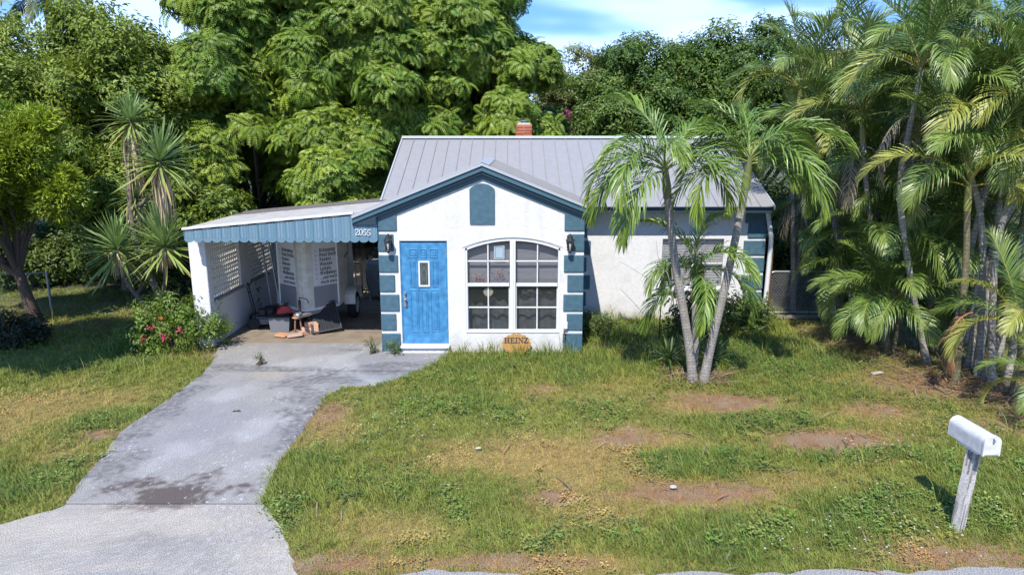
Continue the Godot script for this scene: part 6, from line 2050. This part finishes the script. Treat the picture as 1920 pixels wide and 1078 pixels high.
func build_palms() -> void:
	# the pair of arching palms on the lawn, and the small one between them
	var green := Color(0.082, 0.160, 0.022)
	var tipc := Color(0.235, 0.315, 0.042)
	var stem := Color(0.20, 0.26, 0.07)
	var fr := []
	var spec := [[78.0, 85.0], [62.0, 120.0], [48.0, 140.0], [34.0, 140.0], [14.0, 112.0], [-8.0, 85.0]]
	for i in 6: fr.append(frond({"length": 1.72, "rise": spec[i][0], "bend": spec[i][1], "pairs": 50, "leaflet": 0.58, "width": 0.021, "droop": 0.85, "vee": [34.0, 28.0, 16.0, 10.0, 6.0, 4.0][i], "late": 1.0, "stem": stem, "green": green, "tip": tipc, "seed": 60 + i, "petiole": 0.12, "mess": 3.4, "sweep0": [38.0, 42.0, 48.0, 48.0, 46.0, 44.0][i], "sweep1": 14.0}))
	var bark := [Color(0.47, 0.45, 0.42), Color(0.30, 0.28, 0.255)]
	var grp := "three palms growing together on the lawn"
	build_palm("lawn_palm", "left palm of the lawn group, its grey trunk leaning left under a drooping crown", grp, Vector3(3.24, 0, -11.6), [Vector3(0, -0.05, 0), Vector3(-0.09, 0.6, 0), Vector3(-0.30, 1.6, 0.0), Vector3(-0.46, 2.35, 0.0), Vector3(-0.62, 3.28, 0.05)], 0.088, 0.062, bark, 0.55, Color(0.15, 0.165, 0.07), fr, 12, {"ring": 0.055, "straighten": 0.2, "yaws": [2.2, 0.7, 4.7, 3.6, 0.1, 3.1, 3.95, 5.7, 2.8, 0.3, 3.5, 4.1, 5.9, 5.2, 1.4, 3.9], "kinds": [0, 0, 1, 1, 1, 2, 2, 2, 3, 3, 3, 4, 4, 2, 1, 5]})
	build_palm("lawn_palm", "right palm of the lawn group, its longer trunk leaning right under a drooping crown", grp, Vector3(3.43, 0, -11.6), [Vector3(0, -0.05, 0), Vector3(0.10, 0.7, 0), Vector3(0.28, 1.75, 0.0), Vector3(0.43, 2.8, 0.0), Vector3(0.50, 3.42, 0.02)], 0.088, 0.062, bark, 0.52, Color(0.16, 0.175, 0.07), fr, 13, {"ring": 0.055, "straighten": 0.35, "yaws": [1.4, 2.6, 0.3, 5.8, 3.3, 0.6, 2.3, 5.3, 5.6, 3.6, 0.0, 5.9, 3.0, 3.8, 4.6, 1.9, 4.4], "kinds": [0, 0, 1, 1, 1, 2, 2, 2, 3, 3, 3, 4, 4, 4, 2, 1, 3]})
	build_palm("lawn_palm", "small dark palm between the two leaning trunks of the lawn group", grp, Vector3(3.36, 0, -12.05), [Vector3(0, -0.05, 0), Vector3(0.02, 0.5, 0), Vector3(-0.02, 1.0, 0), Vector3(-0.04, 1.35, 0)], 0.075, 0.052, bark, 0.62, Color(0.085, 0.125, 0.03), fr, 10, {"ring": 0.05, "scale": 0.92, "yaw": 0.4})
	# the areca clump on the right
	var ag := Color(0.090, 0.170, 0.030)
	var at := Color(0.225, 0.280, 0.055)
	var as_ := Color(0.27, 0.27, 0.07)
	var af := []
	var sp := [[84.0, 30.0], [72.0, 70.0], [58.0, 105.0], [42.0, 120.0], [25.0, 115.0]]
	for i in 5: af.append(frond({"length": 1.95, "rise": sp[i][0], "bend": sp[i][1], "pairs": 52, "leaflet": 0.60, "width": 0.017, "droop": 0.38 + 0.1 * i, "vee": 34.0 - 4.0 * i, "late": 1.35, "stem": as_, "green": ag, "tip": at, "seed": 80 + i, "petiole": 0.2, "mess": 1.2}))
	var yf := []
	for i in 4: yf.append(frond({"length": 1.8, "rise": sp[i + 1][0], "bend": sp[i + 1][1] + 10.0, "pairs": 48, "leaflet": 0.56, "width": 0.019, "droop": 0.6, "vee": 24.0, "late": 1.3, "stem": Color(0.42, 0.32, 0.07), "green": Color(0.195, 0.245, 0.038), "tip": Color(0.37, 0.36, 0.09), "seed": 90 + i, "petiole": 0.2}))
	var mix_a := [af[0], af[1], yf[0], af[2], yf[1], af[3], yf[3]]
	var tall := [af[0], af[1], af[1], af[2], af[2], af[3], yf[2], af[4]]
	var low := [af[0], af[1], af[2], af[3], af[4]]
	var tb := [Color(0.56, 0.53, 0.46), Color(0.30, 0.275, 0.225)]
	var tg := [Color(0.25, 0.24, 0.13), Color(0.16, 0.135, 0.08)]
	var sh := Color(0.27, 0.27, 0.075)
	var gs := Color(0.34, 0.36, 0.28)
	var ring := {"ring": 0.075}
	var grp2 := "clump of areca palms at the right"
	# [label, base, crown, bend, fronds, count, trunk colours, shaft colour, shaft length]
	var list := [
		["nearest areca palm of the clump, fronds fanning at mid height above a ringed green trunk", Vector3(7.95, 0, -11.6), Vector3(7.80, 3.05, -11.7), Vector3(0.05, 0, 0), mix_a, 10, tg, sh, 0.5],
		["tallest areca palm with a pale grey-green shaft below fronds touching the top edge", Vector3(8.1, 0, -12.7), Vector3(7.20, 4.75, -12.6), Vector3(-0.45, 0, 0), tall, 11, tb, gs, 0.8],
		["areca palm with an orange-tinged shaft under the top right corner", Vector3(8.9, 0, -13.2), Vector3(8.45, 5.3, -13.4), Vector3(0.3, 0, 0), tall, 10, tb, Color(0.42, 0.27, 0.07), 0.6],
		["areca palm leaning out of the right edge with long hanging fronds", Vector3(8.8, 0, -11.5), Vector3(8.65, 4.2, -11.9), Vector3(0.3, 0, 0), tall, 10, tb, sh, 0.6],
		["leaning areca palm whose bare trunk slants from upper left down into the clump", Vector3(7.9, 0, -13.8), Vector3(7.05, 4.2, -14.0), Vector3(-0.05, 0, 0), tall, 10, tb, sh, 0.6],
		["areca palm at the left front of the clump with a strongly curved grey trunk", Vector3(7.9, 0, -14.9), Vector3(6.95, 3.7, -15.1), Vector3(-0.2, 0, 0), tall, 10, tb, sh, 0.6],
		["leftmost tall areca palm, its crown overlapping the right lawn palm and the sky", Vector3(7.1, 0, -16.7), Vector3(6.6, 4.9, -16.2), Vector3(-0.1, 0, 0), tall, 11, tb, sh, 0.6],
		["tall areca palm behind the clump with its crown against the blue sky", Vector3(7.9, 0, -16.3), Vector3(7.5, 5.4, -16.0), Vector3(0.1, 0, 0), tall, 11, tb, sh, 0.6],
		["tall areca palm in the middle rear of the clump", Vector3(8.8, 0, -15.6), Vector3(8.6, 5.0, -15.3), Vector3(0.2, 0, 0), tall, 11, tb, sh, 0.6],
		["tall areca palm at the right rear of the clump", Vector3(10.4, 0, -15.0), Vector3(10.2, 5.3, -14.6), Vector3(0.1, 0, 0), tall, 11, tb, sh, 0.6],
		["areca palm with a curving trunk hidden low behind the nearest one", Vector3(8.7, 0, -12.4), Vector3(9.3, 3.4, -12.5), Vector3(-0.3, 0, 0), mix_a, 9, tb, sh, 0.5],
		["areca palm rising at the far right edge behind the curved trunks", Vector3(9.7, 0, -13.0), Vector3(9.9, 4.4, -13.3), Vector3(0.1, 0, 0), tall, 10, tb, sh, 0.6],
		["areca palm over the chain link gate with hanging yellow fronds", Vector3(7.35, 0, -17.4), Vector3(7.1, 3.2, -16.9), Vector3(0.1, 0, 0), mix_a, 10, tb, sh, 0.5],
		["bushy low areca palm at the left foot of the clump, fronds reaching the ground", Vector3(7.65, 0, -14.7), Vector3(7.5, 1.0, -14.6), Vector3(0.1, 0, 0), low, 12, tg, sh, 0.35],
		["low areca palm at the front foot of the clump with glossy arching fronds", Vector3(7.6, 0, -13.3), Vector3(7.5, 0.75, -13.2), Vector3(0.05, 0, 0), low, 12, tg, sh, 0.3],
		["low areca sucker in the middle of the clump's foot behind the dead frond", Vector3(7.75, 0, -13.3), Vector3(7.7, 0.9, -13.2), Vector3(0.05, 0, 0), low, 10, tg, sh, 0.3],
		["low areca sucker at the right edge with bright drooping fronds", Vector3(8.5, 0, -11.0), Vector3(8.45, 0.95, -10.9), Vector3(0.05, 0, 0), mix_a, 10, tg, sh, 0.3],
		["smallest areca sucker at the lower right edge of the lawn", Vector3(8.3, 0, -9.95), Vector3(8.3, 0.28, -9.95), Vector3(0.02, 0, 0), mix_a, 9, tg, sh, 0.2],
		["slim bare-trunked areca palm behind the nearest one, leaning right", Vector3(8.35, 0, -12.4), Vector3(8.75, 3.7, -12.6), Vector3(-0.1, 0, 0), tall, 8, tb, sh, 0.5],
		["mid-height areca palm deep in the clump, its fronds filling the dark middle", Vector3(8.3, 0, -14.6), Vector3(8.2, 2.6, -14.5), Vector3(0.1, 0, 0), tall, 11, tb, sh, 0.5],
		["mid-height areca palm beyond the gate, its fronds filling the gap beside the house", Vector3(7.7, 0, -18.4), Vector3(7.5, 3.4, -18.3), Vector3(0.1, 0, 0), tall, 11, tb, sh, 0.5],
		["areca palm filling the centre of the clump, its crown level with the house eave", Vector3(8.0, 0, -14.3), Vector3(7.7, 2.9, -14.4), Vector3(-0.15, 0, 0), tall, 9, tb, sh, 0.5],
		["areca palm filling the rear of the clump, its crown just above the fence line", Vector3(8.6, 0, -16.6), Vector3(8.4, 3.5, -16.5), Vector3(0.1, 0, 0), tall, 10, tb, sh, 0.5],
		["areca palm at the right rear with a crown at mid height behind the bowed trunks", Vector3(9.8, 0, -14.2), Vector3(9.6, 2.9, -14.1), Vector3(0.15, 0, 0), tall, 10, tb, sh, 0.5],
		["leafy areca palm low in the middle of the clump, behind the front trunks", Vector3(8.5, 0, -13.6), Vector3(8.4, 1.5, -13.5), Vector3(0.1, 0, 0), low, 11, tg, sh, 0.4],
		["leafy areca palm low at the right rear, filling the gap behind the pale trunks", Vector3(9.6, 0, -13.2), Vector3(9.5, 1.9, -13.1), Vector3(0.1, 0, 0), low, 11, tg, sh, 0.4],
		["leafy areca palm between gate and clump, its fronds over the gate's right end", Vector3(7.9, 0, -16.0), Vector3(7.8, 2.0, -15.9), Vector3(0.1, 0, 0), low, 11, tg, sh, 0.4],
		["leafy areca palm behind the slanting trunk, fronds at the height of the window", Vector3(8.4, 0, -15.0), Vector3(8.3, 1.4, -14.9), Vector3(0.1, 0, 0), low, 11, tg, sh, 0.4],
		["slim areca palm crossing behind the nearest trunk, curving left as it rises", Vector3(8.55, 0, -11.9), Vector3(8.0, 4.1, -12.4), Vector3(0.35, 0, 0), tall, 7, tb, sh, 0.5],
		["slender areca palm with the most strongly bowed pale trunk at the right", Vector3(8.5, 0, -11.45), Vector3(9.0, 3.9, -12.0), Vector3(-0.45, 0, 0), tall, 7, tb, sh, 0.5],
		["upright slim areca palm between the bowed trunks at the right", Vector3(8.75, 0, -12.2), Vector3(8.85, 4.3, -12.6), Vector3(0.1, 0, 0), tall, 7, tb, sh, 0.5],
		["pale areca palm trunk slanting to the right edge, crown out of sight above", Vector3(8.6, 0, -11.8), Vector3(9.7, 4.6, -12.3), Vector3(0.1, 0, 0), tall, 7, tb, sh, 0.5],
		["mid-height areca palm just left of the curved trunks, fronds over the lawn edge", Vector3(7.75, 0, -14.0), Vector3(7.65, 1.95, -13.9), Vector3(0.1, 0, 0), low, 11, tg, sh, 0.4],
	]
	var n := 0
	for a in list:
		var d: Vector3 = a[2] - a[1]
		var pts := [Vector3(0, -0.05, 0), d * 0.33 + a[3] * 0.5, d * 0.68 + a[3] * 0.75, d * 0.9 + a[3] * 0.3, d]
		var o := ring.duplicate()
		if d.y < 0.4: o.scale = 0.6
		if d.y < 1.2 and d.y >= 0.4: o.scale = 0.8
		if n == 0: o.yaw = 2.2
		var p := build_palm("areca_palm", a[0], grp2, a[1], pts, 0.062 if d.y > 1.2 else 0.04, 0.050 if d.y > 1.2 else 0.035, a[6], a[8], a[7], a[4], a[5] + (4 if d.y > 1.2 else 3), o)
		# dry fronds hang below some crowns
		if n in [1, 2, 4, 5, 6, 7, 8, 9, 11, 12]:
			for k in 3: put("dry_frond", dry_frond(n * 5 + k, 1.5, Color(0.34, 0.29, 0.20), Color(0.24, 0.20, 0.15)), M.leaf, p, Transform3D(Basis(Vector3.UP, n + k * 2.1), d - Vector3(0, 0.1, 0)))
		if n == 0:
			put("dead_frond", dry_frond(3, 1.25, Color(0.44, 0.21, 0.10), Color(0.36, 0.20, 0.11)), M.leaf, p, Transform3D(Basis(Vector3.UP, 3.3), Vector3(-0.12, 1.35, 0.35))).set_meta("label", "withered orange-brown frond hanging by the trunk")
		n += 1

func dry_frond(seed_: int, length: float, a: Color, b: Color) -> ArrayMesh:
	return frond({"length": length, "rise": 12.0, "bend": 130.0, "pairs": 34, "leaflet": 0.42, "width": 0.018, "droop": 2.6, "vee": -20.0, "late": 0.55, "stem": a, "green": a, "tip": b, "seed": seed_, "petiole": 0.15, "mess": 2.5})

func build_small_plants(small: Array, lf: Array) -> void:
	# strap-leaved plant round the feet of the lawn palms
	var says := ["spiky strap-leaved plant at the left foot of the lawn palms", "spiky strap-leaved plant at the right foot of the lawn palms", "spiky strap-leaved plant behind the middle of the lawn palms"]
	var at := [Vector3(2.98, 0.18, -12.35), Vector3(3.78, 0.18, -12.3), Vector3(3.45, 0.2, -12.6)]
	for i in 3:
		var t := thing("strap_plant", says[i], "plant", at[i], i * 1.1, "strap-leaved plants under the lawn palms")
		var r := RandomNumberGenerator.new()
		r.seed = 70 + i
		var g := Geo.new()
		for k in 46:
			var s := k / 46.0
			var a := k * 2.4
			var e := lerpf(1.35, 0.0, s)
			var d := Vector3(cos(a) * cos(e), sin(e), sin(a) * cos(e))
			var w := Vector3(-sin(a), 0, cos(a)) * 0.017
			var q := r.randf_range(0.7, 1.3)
			g.col = Color(0.05 * q, 0.095 * q, 0.028 * q) if k % 7 else Color(0.14 * q, 0.17 * q, 0.05 * q)
			var L := r.randf_range(0.45, 0.78)
			var p1 := d * L * 0.55
			var p2 := d * L - Vector3(0, 0.16 * L, 0)
			g.quad(-w, w, p1 + w, p1 - w)
			g.tri(p1 - w, p1 + w, p2)
		put("leaves", g, M.gloss_leaf, t)
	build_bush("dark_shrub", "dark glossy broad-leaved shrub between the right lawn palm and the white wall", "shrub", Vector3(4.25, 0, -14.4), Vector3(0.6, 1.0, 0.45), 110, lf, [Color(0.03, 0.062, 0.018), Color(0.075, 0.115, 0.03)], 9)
	build_bush("bright_shrub", "bright green leafy shrub at the foot of the downspout", "shrub", Vector3(5.35, 0, -15.2), Vector3(0.5, 0.42, 0.35), 60, lf, [Color(0.09, 0.15, 0.03), Color(0.17, 0.23, 0.05)], 8)
	build_bush("weed_shrub", "low weedy plant growing where the wing meets the white main wall", "shrub", Vector3(1.95, 0, -14.6), Vector3(0.5, 0.32, 0.4), 130, small, [Color(0.08, 0.13, 0.03), Color(0.14, 0.19, 0.05)], 6)
	for a in [[Vector3(-2.82, 0, -13.25), 0.24, "weeds at the foot of the left quoin, on the carport side"], [Vector3(-2.38, 0, -13.2), 0.30, "weeds at the foot of the left quoin, beside the door step"], [Vector3(-4.83, 0, -12.5), 0.13, "small weed growing from a crack in the driveway"]]:
		build_bush("weed", a[2], "weeds", a[0], Vector3(a[1] * 0.6, a[1], a[1] * 0.4), 16, [small[0]], [Color(0.08, 0.13, 0.03), Color(0.16, 0.20, 0.05)], 6)
	# bare twiggy climber on the eave behind the palms
	var g := Geo.new()
	var r := RandomNumberGenerator.new()
	r.seed = 33
	var t := thing("bare_shrub", "leafless twiggy shrub before the front window, behind the lawn palms", "shrub", Vector3(3.95, 0, -15.2))
	for k in 16:
		g.col = Color(0.27, 0.21, 0.17) * r.randf_range(0.7, 1.2)
		var p := Vector3(r.randfn() * 0.05, 0, r.randfn() * 0.05)
		var pts := [p]
		var d := Vector3(r.randfn() * 0.35, 1.0, r.randfn() * 0.2).normalized()
		for j in 7:
			p += d * r.randf_range(0.25, 0.42)
			d = (d + Vector3(r.randfn() * 0.35, 0.1, r.randfn() * 0.25)).normalized()
			pts.append(p)
		g.tube(pts, [0.012, 0.010, 0.009, 0.007, 0.006, 0.005, 0.004, 0.003], 5, false)
	put("stems", g, M.bark, t)

# ------------------------------------------------------------------ everything
func _ready() -> void:
	rng.seed = 2024
	n1.seed = 1; n1.frequency = 0.01; n1.fractal_octaves = 4
	n2.seed = 2; n2.frequency = 0.01; n2.fractal_octaves = 3
	n3.seed = 3; n3.frequency = 0.01; n3.fractal_octaves = 2
	set_stage()
	make_materials()
	build_ground()
	build_house()
	build_lantern(-2.43, "black wall lantern left of the blue door")
	build_lantern(1.14, "black wall lantern right of the arched picture window")
	build_sign()
	build_mailbox()
	build_trailer()
	build_carport_things()
	build_fences()
	build_litter()
	build_lawn()
	build_plants()
